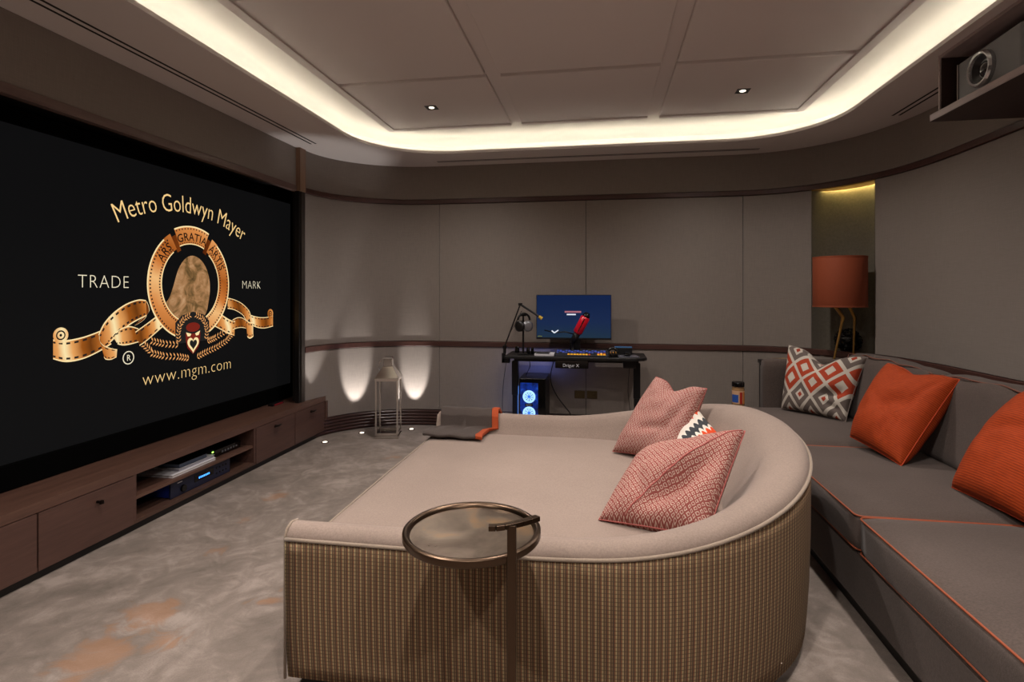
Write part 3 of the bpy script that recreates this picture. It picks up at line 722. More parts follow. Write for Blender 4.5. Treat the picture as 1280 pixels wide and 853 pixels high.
# striped outer skirt with metric uv
mb = MB(); uvs = []
for (x, y, nx, ny), s in zip(DP, DS):
    for f in (0, .1, .3, .6, .9, 1):
        z = .055+(dh(s)-.055)*f; o_ = .002-.02*(1-f)**3
        mb.v.append((x+nx*o_, y+ny*o_, z)); uvs.append((s, z))
k = 6
for i in range(len(DP)-1):
    for j in range(k-1): mb.f.append((i*k+j, (i+1)*k+j, (i+1)*k+j+1, i*k+j+1))
o = mb.build('outer_cover', STRIPE, DB, smooth=True, uvs=uvs)
sd = o.modifiers.new('s', 'SOLIDIFY'); sd.thickness = .006; sd.offset = 0
mb = MB(); mb.tube([(x+nx*.004, y+ny*.004, dh(s)+.002) for (x, y, nx, ny), s in zip(DP, DS)], .0065, 8)
mb.build('piping', CREAMP, DB, smooth=True)
for y, nx_ in ((YN, 0), (YF, 0)):
    sg = 1 if y == YN else -1
    MB().tube([(X0d-.002, y, .06), (X0d-.002, y, .53), (X0d-.002, y+sg*.01, .556), (X0d-.002, y+sg*.04, .568), (X0d-.002, y+sg*.075, .562), (X0d-.002, y+sg*.10, .51), (X0d-.002, y+sg*.12, .44)], .005, 8).build('piping', CREAMP, DB, smooth=True)
# seat mattress
poly = [(x-nx*.10, y-ny*.10) for (x, y, nx, ny) in DP]; poly[0] = (X0d-.005, poly[0][1]); poly[-1] = (X0d-.005, poly[-1][1])
poly[0] = (X0d-.005, YN+.09)
poly[-1] = (X0d-.005, YF-.09)
cx, cy = -.25, 2.6
mb = MB(); rings_ = [(1.0, .07), (1.0, SEAT-.035), (.995, SEAT-.012), (.98, SEAT), (.93, SEAT+.004), (.8, SEAT+.008), (.5, SEAT+.012), (.2, SEAT+.013)]
n = len(poly)
for f, z in rings_: mb.v += [(cx+(x-cx)*f, cy+(y-cy)*f, z) for x, y in poly]
for L in range(len(rings_)-1): mb.f += [(L*n+i, L*n+(i+1) % n, (L+1)*n+(i+1) % n, (L+1)*n+i) for i in range(n)]
mb.f.append(tuple((len(rings_)-1)*n+i for i in range(n)))
smooth_angle(mb.build('seat', CREAM, DB), 60)
mb = MB(); mb.tube([(X0d-.005, YN+.10, SEAT-.012), (X0d-.008, 2.6, SEAT-.008), (X0d-.005, YF-.10, SEAT-.012)], .004, 8); mb.build('piping', CREAMP, DB)
poly2 = [(x-nx*.05, y-ny*.05) for (x, y, nx, ny) in DP]
MB().prism([(X0d+.03, YN+.05)]+poly2[1:-1]+[(X0d+.03, YF-.05)], 0, .07).build('plinth', PLINTH, DB)

# throw on far arm
TH = thing('throw_blanket', 'folded grey brown throw with an orange edge draped over the far arm of the daybed', 'blanket', (-.85, 3.4, .47))
def throw(x0, x1, name, mat, skew=0):
    path = [(YF+.012, .42), (YF+.012, .52), (YF+.002, .56), (YF-.03, .592), (YF-.07, .594), (YF-.105, .565), (YF-.125, .50), (YF-.15, .487), (YF-.21, .486), (YF-.29, .492), (YF-.325, .487)]
    mb = MB(); g = []
    nn = 10
    for i in range(nn+1):
        x = x0+(x1-x0)*i/nn; sk = (x+1.05)/.42
        row = []
        for j, (y, z) in enumerate(path):
            row.append((x-(.05 if j > 6 else 0)+.006*math.sin(j*1.3), y-(.04*sk if j > 7 else 0), z+.004*math.sin(x*40+j)))
        g.append(row)
    mb.sheet(g); o = mb.build(name, mat, TH, smooth=True)
    s_ = o.modifiers.new('s', 'SOLIDIFY'); s_.thickness = .018; s_.offset = 1
    b_ = o.modifiers.new('b', 'BEVEL'); b_.width = .006; b_.segments = 2; b_.limit_method = 'ANGLE'
throw(-1.02, -.685, 'wool_body', THROW); throw(-.685, -.645, 'orange_edge', THROW_O)

# ---------------------------------------------------------------- cushions
def pillow(name, label, corners, mat, thick=.09, pinch=.07, group=None, piping=None, seed=0, n=40, crease=.008, sag=0, creases=(), uvs_=1.0, chop=0.0, full=.42, fold=None):
    BL, BR, TR, TL = [Vector(c) for c in corners]; ctr = (BL+BR+TR+TL)/4
    nrm_ = (BR-BL).cross(TL-BL).normalized()
    def surf(u, v, side):
        # edges pulled inwards between the corners
        uu = u*2-1; vv = v*2-1
        pu = uu*(1-pinch*(1-vv*vv)); pv = vv*(1-pinch*(1-uu*uu))
        a = (pu+1)/2; b = (pv+1)/2
        p = BL*(1-a)*(1-b)+BR*a*(1-b)+TR*a*b+TL*(1-a)*b
        e = ((1-abs(uu)**2.2)*(1-abs(vv)**2.2)); e = max(e, 0)**full
        nz = mnoise.noise(Vector((u*3+seed*7, v*3, seed*3.1)))*crease*2 + mnoise.noise(Vector((u*8+seed, v*8, seed)))*crease
        cr = 0
        for (ca, cb, ang, dep, wd, ln) in creases:
            dx, dy = u-ca, v-cb; al = dx*math.cos(ang)+dy*math.sin(ang); ac = -dx*math.sin(ang)+dy*math.cos(ang)
            cr -= dep*math.exp(-(ac/wd)**2)*math.exp(-(al/ln)**2)
        p = p + (BL-TL+BR-TR).normalized()*chop*math.exp(-((u-.52)/.2)**2)*v**3
        return p + nrm_*side*(thick*e + (nz+cr if side > 0 else nz)*e) - Vector((0, 0, sag*e))
    mb = MB(); uvs = []; idx = {}
    for side in (1, -1):
        for i in range(n+1):
            for j in range(n+1):
                edge = i in (0, n) or j in (0, n)
                if edge and side == -1: idx[(side, i, j)] = idx[(1, i, j)]; continue
                idx[(side, i, j)] = len(mb.v)
                fu = .5-.5*math.cos(PI*i/n); fv = .5-.5*math.cos(PI*j/n)
                fu = .5*fu+.5*i/n; fv = .5*fv+.5*j/n
                mb.v.append(tuple(surf(fu, fv, side))); uvs.append((fu*uvs_, fv*uvs_))
    for side in (1, -1):
        for i in range(n):
            for j in range(n): mb.f.append((idx[(side, i, j)], idx[(side, i+1, j)], idx[(side, i+1, j+1)], idx[(side, i, j+1)]))
    low = min(v[2] for v in mb.v)
    t = thing(name, label, 'cushion', (ctr.x, ctr.y, low), group)
    o = mb.build('cover', mat, t, smooth=True, uvs=uvs)
    if fold:
        fp_ = [tuple(Vector(surf(a, b, 1))+nrm_*.001) for a, b in fold]
        MB().tube(fp_, .0028, 6).build('fold_seam', piping or mat, t, smooth=True)
    if piping:
        ed = [idx[(1, i, 0)] for i in range(n)]+[idx[(1, n, j)] for j in range(n)]+[idx[(1, i, n)] for i in range(n, 0, -1)]+[idx[(1, 0, j)] for j in range(n, 0, -1)]
        MB().tube([mb.v[q] for q in ed], .003, 6, closed=True).build('seam', piping, t, smooth=True)
    return t
SEAM_P = M('pink_seam', '#a0554f', .8).m; SEAM_O = M('orange_seam', '#b03c10', .8).m; SEAM_I = M('ikat_seam', '#7b6f68', .8).m

cr1 = [(.75, .5, PI/2, .03, .05, .25), (.45, .35, .3, .018, .05, .2)]
pillow('pink_cushion', 'dusty pink patterned cushion standing upright against the far back of the daybed', [(.06, 3.05, .485), (.38, 2.85, .50), (.55, 3.03, .845), (.305, 3.20, .875)], PINKB, .105, .03, 'cushions on the daybed', SEAM_P, 1, chop=.06, creases=[(.78, .45, 1.2, .03, .06, .3), (.5, .3, .2, .02, .05, .2)])
pillow('striped_cushion', 'white cushion with orange and charcoal scalloped stripes between the two pink cushions', [(.27, 2.95, .50), (.47, 2.70, .49), (.60, 2.86, .62), (.485, 3.02, .765)], SCALLOP, .06, .04, 'cushions on the daybed', None, 2)
pillow('pink_cushion', 'dusty pink maze patterned cushion slumped with a folded corner nearest the camera on the daybed', [(-.01, 2.13, .482), (.36, 1.99, .50), (.565, 2.31, .80), (.17, 2.42, .665)], PINK, .11, .02, 'cushions on the daybed', SEAM_P, 3, chop=.02, fold=[(.985-.72*(k_/30), .985-1.0*(k_/30)**1.2*.98+.0*k_) for k_ in range(31)], creases=[(.66, .36, .85, .085, .11, .34), (.3, .3, 1.9, .02, .05, .2)])
pillow('diamond_cushion', 'cream, grey and orange diamond patterned cushion in the far corner of the sofa', [(1.345, 4.43, .478), (1.64, 4.05, .475), (1.845, 4.20, .90), (1.445, 4.58, .945)], IKAT, .10, .05, 'cushions on the sofa', SEAM_I, 4, chop=.10, creases=[(.8, .35, .4, .07, .06, .15), (.85, .15, -.3, .03, .04, .12), (.5, .95, PI/2, .03, .07, .2)])
pillow('orange_cushion', 'bright orange ribbed cushion leaning on the sofa back beside the diamond cushion', [(1.43, 3.47, .515), (1.50, 3.06, .475), (1.845, 3.20, .90), (1.72, 3.66, .925)], ORANGE, .12, .02, 'cushions on the sofa', SEAM_O, 5, chop=.04, creases=[(.66, .52, .35, .035, .09, .30), (.62, .40, -.4, .018, .04, .22), (.70, .2, 1.5, .03, .04, .2), (.80, .2, 1.4, .02, .025, .2), (.85, .7, 1.2, .02, .03, .25)])
pillow('orange_cushion', 'bright orange ribbed cushion cut off by the right edge of the photo', [(1.56, 2.76, .475), (1.60, 2.26, .475), (1.90, 2.26, .90), (1.875, 2.80, .91)], ORANGE, .13, .02, 'cushions on the sofa', SEAM_O, 6, creases=[(.4, .6, .3, .02, .06, .3)])

# ---------------------------------------------------------------- sofa
SO = thing('sofa', 'long taupe sofa with orange piping along the right wall', 'sofa', (1.6, 2.5, 0))
SXF = 1.02
def rbox(x0, x1, y0, y1, z0, z1, r=.035, crown=.02, nx=12, ny=16, wob=0.0, seed=0, lean=0):
    """soft box: rounded edges and a crowned top"""
    bm = bmesh.new(); mb = MB()
    hx, hy, hz = (x1-x0)/2, (y1-y0)/2, (z1-z0)/2; cx_, cy_, cz_ = (x0+x1)/2, (y0+y1)/2, (z0+z1)/2
    bmesh.ops.create_cube(bm, size=2); bmesh.ops.subdivide_edges(bm, edges=bm.edges, cuts=11, use_grid_fill=True)
    for v in bm.verts:
        p = v.co; q = Vector((p.x*hx, p.y*hy, p.z*hz))
        # cluster towards borders
        q = Vector((math.copysign(abs(p.x)**.8, p.x)*hx, math.copysign(abs(p.y)**.8, p.y)*hy, p.z*hz))
        inn = Vector((max(-hx+r, min(hx-r, q.x)), max(-hy+r, min(hy-r, q.y)), max(-hz+r, min(hz-r, q.z))))
        d = q-inn
        if d.length > 1e-6: q = inn + d.normalized()*min(d.length, r) if d.length > r else q
        fx_, fy_, fz_ = 1-(q.x/hx)**2, 1-(q.y/hy)**2, 1-(q.z/hz)**2
        q.z += crown*max(fx_, 0)**.6*max(fy_, 0)**.6*(q.z/hz if q.z > 0 else 0)
        q.x += math.copysign(1, q.x)*crown*.3*max(fy_, 0)*max(fz_, 0)*(abs(q.x)/hx)**3
        q.y += math.copysign(1, q.y)*crown*.3*max(fx_, 0)*max(fz_, 0)*(abs(q.y)/hy)**3
        if wob: q += q.normalized()*mnoise.noise(Vector((q.x*5+seed*3, q.y*5, q.z*5+seed)))*wob
        q.x += lean*(q.z+hz)
        v.co = q+Vector((cx_, cy_, cz_))
    mb.v = [tuple(v.co) for v in bm.verts]; bm.verts.index_update(); mb.f = [tuple(v.index for v in f.verts) for f in bm.faces]; bm.free(); return mb
def rect_path(x0, x1, y0, y1, z, r=.03):
    return [(x, y, z) for x, y in rrect(x0, x1, y0, y1, r, 4)]
def seat_cushion(y0, y1, x0=SXF, x1=1.98):
    o = rbox(x0, x1, y0, y1, .292, .455, .03, .02, wob=.006, seed=y0).build('seat_cushion', SOFA, SO, smooth=True)
    for z in (.452-.008, .292+.014):
        MB().tube(rect_path(x0+.0035, x1-.0035, y0+.0035, y1-.0035, z, .03), .0038, 8, closed=True).build('piping', PIPE_O, o, smooth=True)
seat_cushion(.15, 1.275); seat_cushion(1.28, 2.415); seat_cushion(2.42, 3.495); seat_cushion(3.50, 4.60, .96)
MB().box(SXF+.01, 2.10, .12, 3.50, .075, .292).build('base', SOFA, SO, .012)
MB().box(.98, 2.10, 3.50, 4.62, .075, .292).build('base', SOFA, SO, .012)
MB().box(SXF+.05, 2.05, .18, 4.55, 0, .08).build('plinth', PLINTH, SO)
MB().box(SXF+.03, SXF+.08, 3.36, 3.44, 0, .08).build('foot', PLINTH, SO)
# back frame and arm
rbox(2.0, 2.13, .12, 4.62, .08, .80, .035, .0).build('back_frame', SOFA, SO, smooth=True)
rbox(1.27, 2.04, 4.605, 4.745, .08, .82, .04, .01).build('arm', SOFA, SO, smooth=True)
rbox(1.02, 2.05, 0, .13, .08, .66, .04, .01).build('arm', SOFA, SO, smooth=True)
def back_cushion(y0, y1, seed, top=.90):
    o = rbox(1.72, 1.90, y0, y1, .46, top, .05, .02, wob=.02, seed=seed, lean=.24).build('back_cushion', SOFA, SO, smooth=True)
    # front upper seam, wavy as on the worn cushion
    pts = []
    for i in range(25):
        f = i/24; y = y0+.02+(y1-y0-.04)*f; z = top-.002+.016*math.sin(PI*f)**.6+.004*math.sin(f*23+seed)
        pts.append((1.745+.24*(top-.46)+.012*math.sin(f*17+seed*2), y, z))
    MB().tube(pts, .004, 6).build('piping', PIPE_R, o, smooth=True)
    for yy in (y0+.014, y1-.014):
        MB().tube([(1.735+.24*(z-.46), yy, z) for z in [.50+.39*i/8 for i in range(9)]], .0035, 6).build('piping', PIPE_R, o, smooth=True)
back_cushion(.16, 1.24, 4); back_cushion(1.25, 2.32, 1); back_cushion(2.33, 3.40, 2); back_cushion(3.42, 4.50, 3, .895)

# ---------------------------------------------------------------- c shaped side table
ST = thing('side_table', 'round bronze tray side table on a slim pole in front of the daybed', 'table', (-.35, 1.465, 0))
tc = (-.350, 1.463); zt = .70
smooth_angle(MB().lathe([(.168, -.012), (.172, -.004), (.170, 0), (0.001, 0)], (tc[0], tc[1], zt-.002), 64).build('tray', TRAYM, ST), 40)
smooth_angle(MB().lathe([(.166, -.012), (.185, -.012), (.188, -.008), (.188, .007), (.184, .010), (.176, .010), (.171, .006), (.168, -.002)], (tc[0], tc[1], zt), 72, False).build('rim', BRASS, ST), 40)
MB().bar((-.217, 1.325, .008), (-.217, 1.325, .782), .022, .014).build('pole', BRASS, ST, .002)
mb = MB(); g1 = [(-.272, 1.309), (-.255, 1.312), (-.235, 1.321), (-.217, 1.333), (-.195, 1.35), (-.176, 1.368), (-.160, 1.386)]
for (a, b) in zip(g1, g1[1:]): mb.bar((a[0], a[1], .779), (b[0], b[1], .779), .018, .012)
mb.build('handle', BRASS, ST, .001)
smooth_angle(MB().lathe([(.15, 0), (.15, .006), (.146, .010), (.02, .012)], (-.30, 1.42, 0), 48).build('base', BRASS, ST), 40)

# ---------------------------------------------------------------- lantern
LN = thing('lantern', 'tall polished steel lantern with glass sides standing by the curved corner', 'lantern', (-1.99, 4.90, 0))
LR = math.radians(12)
def LP(x, y, z): return (-1.99+x*math.cos(LR)-y*math.sin(LR), 4.93+x*math.sin(LR)+y*math.cos(LR), z)
def lbox(x0, x1, y0, y1, z0, z1): return [LP(x, y, z) for z in (z0, z1) for y in (y0, y1) for x in (x0, x1)]
hw = .098
MB().hexa(lbox(-hw-.012, hw+.012, -hw-.012, hw+.012, .0, .022)).build('base', STEEL, LN, .002)
MB().hexa(lbox(-hw-.004, hw+.004, -hw-.004, hw+.004, .022, .04)).build('base_step', STEEL, LN, .002)
for sx in (-1, 1):
    for sy in (-1, 1):
        x, y = sx*hw, sy*hw; MB().hexa(lbox(x-.008, x+.008, y-.008, y+.008, .04, .545)).build('corner_post', STEEL, LN, .001)
for z in (.04, .533):
    for sy in (-1, 1): MB().hexa(lbox(-hw, hw, sy*hw-.006, sy*hw+.006, z, z+.012)).build('rail', STEEL, LN, .001)
    for sx in (-1, 1): MB().hexa(lbox(sx*hw-.006, sx*hw+.006, -hw, hw, z, z+.012)).build('rail', STEEL, LN, .001)
for sy in (-1, 1): MB().hexa(lbox(-hw+.008, hw-.008, sy*hw-.0015, sy*hw+.0015, .052, .533)).build('glass_pane', GLASS, LN)
for sx in (-1, 1): MB().hexa(lbox(sx*hw-.0015, sx*hw+.0015, -hw+.008, hw-.008, .052, .533)).build('glass_pane', GLASS, LN)
MB().hexa(lbox(hw-.01, hw+.002, -hw-.014, -hw-.008, .36, .41)).build('hinge', STEEL, LN, .001)
MB().hexa(lbox(-hw-.016, hw+.016, -hw-.016, hw+.016, .545, .562)).build('eave', STEEL, LN, .002)
r0, r1, r2 = hw+.014, .045, .04
mb = MB(); mb.hexa([LP(sx*r0, sy*r0, .562) for sy in (-1, 1) for sx in (-1, 1)]+[LP(sx*r1, sy*r1, .665) for sy in (-1, 1) for sx in (-1, 1)]); mb.build('roof', STEEL, LN, .002)
MB().hexa([LP(sx*r2, sy*r2, .665) for sy in (-1, 1) for sx in (-1, 1)]+[LP(sx*r2, sy*r2, .735) for sy in (-1, 1) for sx in (-1, 1)]).build('chimney', STEEL, LN, .002)
MB().hexa([LP(sx*.05, sy*.05, .735) for sy in (-1, 1) for sx in (-1, 1)]+[LP(sx*.034, sy*.034, .752) for sy in (-1, 1) for sx in (-1, 1)]).build('cap', STEEL, LN, .002)
mb = MB(); mb.tube([LP(-.045-.045*math.sin(PI*i/14)*1.1, -.02, .752-.015-.14*i/14) for i in range(15)], .0045, 8); mb.build('ring_handle', CHROME, LN, smooth=True)

# ---------------------------------------------------------------- lamp, table, niche ball, jar
TB = thing('corner_table', 'small black table behind the far sofa arm carrying the orange lamp', 'table', (1.7, 4.90, 0))
MB().prism([(1.35, 4.77), (2.12, 4.77), (2.12, 4.96), (1.9, 5.09), (1.35, 5.09)], .745, .775).build('table_top', BLACKM, TB, .003)
for x, y in ((1.37, 4.79), (2.0, 4.79), (1.37, 5.05), (1.93, 5.05)): MB().box(x-.015, x+.015, y-.015, y+.015, 0, .745).build('leg', BLACKM, TB, .002)
MB().box(1.36, 2.0, 4.79, 5.05, .30, .32).build('shelf', BLACKM, TB, .002)
smooth_angle(tag(MB().lathe([(.10, 0), (.115, .004), (.12, .018), (.116, .018), (.11, .007), (.001, .006)], (1.52, 4.92, .775), 40).build('brass_tray', GOLD), 'shallow brass tray on the black table behind the sofa arm', 'tray'), 40)
LM = thing('table_lamp', 'table lamp with burnt orange drum shade on gold bird legs in front of the niche', 'lamp', (1.93, 4.88, .775))
mb = MB(); c_ = (1.93, 4.878, 0)
smooth_angle(MB().lathe([(.196, 1.238), (.197, 1.24), (.197, 1.648), (.196, 1.65), (.192, 1.648), (.192, 1.24)], c_, 64, False).build('lamp_shade', SHADE, LM), 40)
smooth_angle(MB().lathe([(.1975, 1.238), (.1985, 1.239), (.1985, 1.250), (.1975, 1.251)], c_, 64, False).build('shade_trim', SHADE, LM), 40)
smooth_angle(MB().lathe([(.1975, 1.638), (.1985, 1.639), (.1985, 1.650), (.1975, 1.651)], c_, 64, False).build('shade_trim', SHADE, LM), 40)
for a, kx in ((0, 1.8),):
    pass
def birdleg(top, knee, foot):
    mb = MB(); T, K, F = Vector(top), Vector(knee), Vector(foot)
    mb.tube([T, T.lerp(K, .6), K.lerp(T, .12), K, K.lerp(F, .1), K.lerp(F, .55), F.lerp(K, .05), F], [.016, .0125, .013, .015, .011, .0085, .008, .009], 10)
    o = mb.build('leg', GOLD, LM, smooth=True)
    for an in (-2.1, -1.57, -1.0, 1.57):
        d = Vector((math.cos(an), math.sin(an), 0)); MB().tube([F+Vector((0, 0, .003)), F+d*.03+Vector((0, 0, .006)), F+d*.06+Vector((0, 0, .002))], [.006, .006, .003], 6).build('toe', GOLD, o, smooth=True)
birdleg((1.845, 4.84, 1.30), (1.937, 4.83, 1.155), (1.862, 4.83, .779))
birdleg((2.00, 4.93, 1.30), (2.065, 4.93, 1.150), (2.055, 4.93, .779))
MB().tube([(1.845, 4.84, 1.30), (1.91, 4.87, 1.335), (2.00, 4.93, 1.30)], .012, 8).build('socket_bridge', GOLD, LM, smooth=True)
MB().lathe([(.012, 1.33), (.018, 1.35), (.018, 1.40), (.03, 1.44), (.032, 1.48), (.02, 1.51)], (1.91, 4.87, 0), 16).build('bulb', PAPER, LM, smooth=True)
for an in (0, 2.09, 4.19): MB().tube([(1.91, 4.87, 1.40), (1.93+.19*math.cos(an), 4.878+.19*math.sin(an), 1.42)], .002, 6).build('spider', GOLD, LM)
# ball of petals in the niche
bc = ((at_s(S_N0)+at_s(S_N1))/2 - nrm((S_N0+S_N1)/2)*.09); R_ = .108; bz = .845+R_*.98
BL_ = thing('decorative_ball', 'black glossy ball of curled petals on the ledge of the wall niche', 'ornament', (bc.x, bc.y, .845))
mb = MB(); mb.lathe([(R_*.86*math.sin(PI*i/12)+.0001, bz-R_*.86*math.cos(PI*i/12)) for i in range(13)], (bc.x, bc.y, 0), 24); mb.build('core', BLACKG, BL_, smooth=True)
mb = MB(); npt = 110
for i in range(npt):
    ph = math.acos(1-2*(i+.5)/npt); th = PI*(1+5**.5)*i; d = Vector((math.sin(ph)*math.cos(th), math.sin(ph)*math.sin(th), math.cos(ph)))
    a = d.orthogonal().normalized(); b = d.cross(a); an = i*1.7; a, b = a*math.cos(an)+b*math.sin(an), b*math.cos(an)-a*math.sin(an)
    cc = Vector((bc.x, bc.y, bz)); g = []
    for q in range(4):
        g.append([cc+d*(R_*(.82+.16*q/3))+a*(w_*.017)*math.sin(PI*(q+1)/5)+b*(.012*q/3) for w_ in (-1, 0, 1)])
    mb.sheet(g)
pt = mb.build('petals', M('petal_gloss', '#1d1c1c', .18).m, BL_, smooth=True); pt['kind'] = 'stuff'; s_ = pt.modifiers.new('s', 'SOLIDIFY'); s_.thickness = .002
# jar at the far corner of the sofa seat
JR = thing('candle_jar', 'small glass jar with black lid and colourful label beyond the daybed back', 'jar', (1.03, 4.56, .46))
jx, jy, jz = 1.05, 4.50, .466
smooth_angle(MB().lathe([(.040, 0), (.046, .01), (.046, .14), (.040, .16)], (jx, jy, jz), 28).build('glass_body', M('amber_jar', '#b08a60', .1, 0, Transmission_Weight=.3).m, JR), 40)
smooth_angle(MB().lathe([(.046, .160), (.047, .164), (.047, .19), (.043, .195)], (jx, jy, jz), 28).build('lid', BLACKG, JR), 40)
def lab(a0, a1, z0, z1, mat, r=.0468):
    n_ = 10; g = [[(jx+r*math.cos(a0+(a1-a0)*i/n_), jy+r*math.sin(a0+(a1-a0)*i/n_), jz+z) for i in range(n_+1)] for z in (z0, z1)]
    o = MB().sheet(g).build('label', mat, JR); o.modifiers.new('s', 'SOLIDIFY').thickness = .0006
lab(-3.0, -.3, .03, .13, M('cream_label', '#c9a27e', .5).m); lab(-2.9, -1.75, .04, .10, M('blue_label', '#2450a0', .5).m, .0474); lab(-1.55, -1.1, .03, .12, M('red_label', '#a82a1c', .5).m, .0474); lab(-.95, -.6, .03, .12, M('orange_label', '#d08030', .5).m, .0474)
tag(MB().box(1.30, 1.345, 4.75, 4.80, .46, .50).build('cable_box', BLACK), 'tiny black plastic box in the shadow left of the far sofa arm', 'box')
bpy.data.objects.remove(bpy.data.objects['cable_box'])

# ---------------------------------------------------------------- projector box
PB = thing('projector_shelf', 'wooden wall box hung under the ceiling at the right wall holding the projector', 'shelf', (2.05, 2.6, 2.30))
PX0, PX1, PY0, PY1 = 1.82, 2.298, 1.75, 3.34
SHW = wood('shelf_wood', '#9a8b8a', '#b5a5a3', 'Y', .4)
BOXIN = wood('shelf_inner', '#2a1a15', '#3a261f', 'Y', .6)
MB().box(PX0-.03, PX1, PY0, PY1+.02, 2.30, 2.335).build('bottom_board', SHW, PB, .001)
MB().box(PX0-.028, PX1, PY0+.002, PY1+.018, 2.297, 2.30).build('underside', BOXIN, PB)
MB().box(PX0, PX1, PY1-.012, PY1, 2.335, CEIL).build('side_board', SHW, PB, .001)
MB().box(PX0, PX1, PY0, PY0+.012, 2.335, CEIL).build('side_board', SHW, PB, .001)
MB().box(PX0, PX1, PY0+.012, PY1-.012, CEIL-.018, CEIL-.001).build('top_board', SHW, PB, .001)
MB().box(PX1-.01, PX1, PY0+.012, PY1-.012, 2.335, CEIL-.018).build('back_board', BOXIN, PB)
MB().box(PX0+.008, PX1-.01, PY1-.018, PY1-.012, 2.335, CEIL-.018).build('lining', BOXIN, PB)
PJ = thing('projector', 'grey and black home cinema projector with large round lens inside the wall box', 'projector', (2.05, 3.0, 2.335))
GR = M('projector_grey', '#84878b', .35, .2).m; GRD = M('projector_dark', '#17181a', .3).m
pts = [(1.862, 3.235), (1.850, 3.0), (1.850, 2.82), (1.862, 2.815), (1.862, 3.235)]
MB().prism([(2.25, 3.245), (1.865, 3.245), (1.845, 2.78), (1.87, 2.76), (2.25, 2.76)], 2.355, 2.565).build('body', GR, PJ, .008, seg=3)
MB().prism([(2.25, 2.765), (1.858, 2.775), (1.853, 2.70), (1.853, 2.50), (1.875, 2.46), (2.25, 2.46)], 2.357, 2.573).build('vent_section', GRD, PJ, .006)
for i in range(6): MB().box(1.85, 1.856, 2.50+i*.035, 2.518+i*.035, 2.37, 2.56).build('vent_slat', GR, PJ)
lz, ly = 2.455, 3.03
def xl(prof, nm, mat, par=None, seg=40, x=1.852):
    mb = MB()
    for r, xx in prof:
        for k_ in range(seg): a = 2*PI*k_/seg; mb.v.append((x-xx, ly+r*math.cos(a), lz+r*math.sin(a)))
    for i in range(len(prof)-1): mb.f += [(i*seg+k_, i*seg+(k_+1) % seg, (i+1)*seg+(k_+1) % seg, (i+1)*seg+k_) for k_ in range(seg)]
    if prof[-1][0] < .05: mb.f.append(tuple((len(prof)-1)*seg+k_ for k_ in range(seg)))
    return smooth_angle(mb.build(nm, mat, par or PJ), 35)
LH = xl([(.088, -.005), (.088, .018), (.080, .028), (.070, .026), (.066, .012), (.062, .010)], 'lens_ring', M('ring_grey', '#b5b7ba', .2, .8).m)
xl([(.066, .014), (.052, .002), (.040, -.008)], 'lens_barrel', GRD, LH)
xl([(.040, -.006), (.030, .004), (.015, .009), (.001, .010)], 'lens_glass', M('coated_glass', '#15101a', .03, 0, Coat_Weight=1.0).m, LH)
MB().box(1.86, 1.90, 3.243, 3.249, 2.36, 2.56).build('side_trim', STEEL, PJ)
for x in (1.9, 2.2):
    for y in (2.55, 3.18): MB().box(x-.015, x+.015, y-.015, y+.015, 2.335, 2.358).build('foot', GRD, PJ)

# ---------------------------------------------------------------- desk corner
DK = thing('standing_desk', 'black standing desk against the back wall', 'desk', (-.24, 5.1, 0))
DZ = .785
MB().prism([(-.87, 4.90), (-.55, 4.885), (.30, 4.885), (.37, 4.91), (.395, 4.96), (.395, 5.32), (-.87, 5.32)], DZ-.028, DZ).build('desktop', BLACK, DK, .006)
MB().box(-.81, .33, 5.06, 5.12, DZ-.068, DZ-.028).build('crossbeam', BLACKM, DK, .003)
for x in (-.80, .315):
    MB().box(x-.03, x+.03, 5.06, 5.12, .40, DZ-.068).build('leg', BLACKM, DK, .003)
    MB().box(x-.025, x+.025, 5.065, 5.115, .03, .40).build('inner_leg', BLACKM, DK, .003)
    MB().box(x-.035, x+.035, 4.86, 5.34, 0, .03).build('foot', BLACKM, DK, .006)
MB().box(.19, .30, 4.96, 5.06, DZ-.10, DZ-.028).build('control_box', BLACKM, DK, .004)
tr = MB().box(-.41, -.115, 4.90, 5.04, DZ-.105, DZ-.028).build('cable_tray', BLACKG, DK, .006)
mwt = M('white_print', '#c4c4c8', .5); mwt.emit('#c4c4c8', .06)
letters('lettering', 'Drigur X', .04, lambda x, y: (-.27+x, 4.899, DZ-.090+y), mwt.m, 0, 1, DK)
# monitor
MN = thing('monitor', 'thin black computer monitor with dark blue screen on the desk', 'monitor', (-.26, 5.22, DZ))
mx0, mx1, mz0, mz1 = -.615, .090, .915, 1.338
MB().box(mx0, mx1, 5.20, 5.225, mz0, mz1).build('bezel', BLACK, MN, .003)
MB().box(mx0+.05, mx1-.05, 5.225, 5.25, mz0+.08, mz1-.08).build('rear_shell', BLACK, MN, .01)
mt = M('monitor_picture', '#000000', .2); x = mt.n('ShaderNodeSeparateXYZ'); mt.link(mt.co(), x.inputs[0])
nz = mt.noise(mt.co(), 2.5, 3); zz = mt.math('ADD', mt.math('MULTIPLY_ADD', x.outputs[2], 2.2, -2.1), mt.math('MULTIPLY', nz, .3))
mt.set('Emission Color', mt.ramp(zz, [(0.05, '#1d3140'), (.4, '#17284a'), (.9, '#0f2146')])); mt.set('Emission Strength', .75); mt.set('Specular IOR Level', .2)
MB().box(mx0+.005, mx1-.005, 5.1985, 5.2005, mz0+.016, mz1-.005).build('display', mt.m, MN)
me_ = M('display_pink', '#000'+'000'); me_.emit('#b8707e', .6); mw_ = M('display_white', '#000000'); mw_.emit('#dfe4f0', .8)
MB().box(-.345, -.19, 5.1975, 5.1985, 1.168, 1.184).build('display_banner', me_.m, MN)
MB().box(-.325, -.24, 5.1975, 5.1985, 1.145, 1.157).build('display_text', mw_.m, MN)
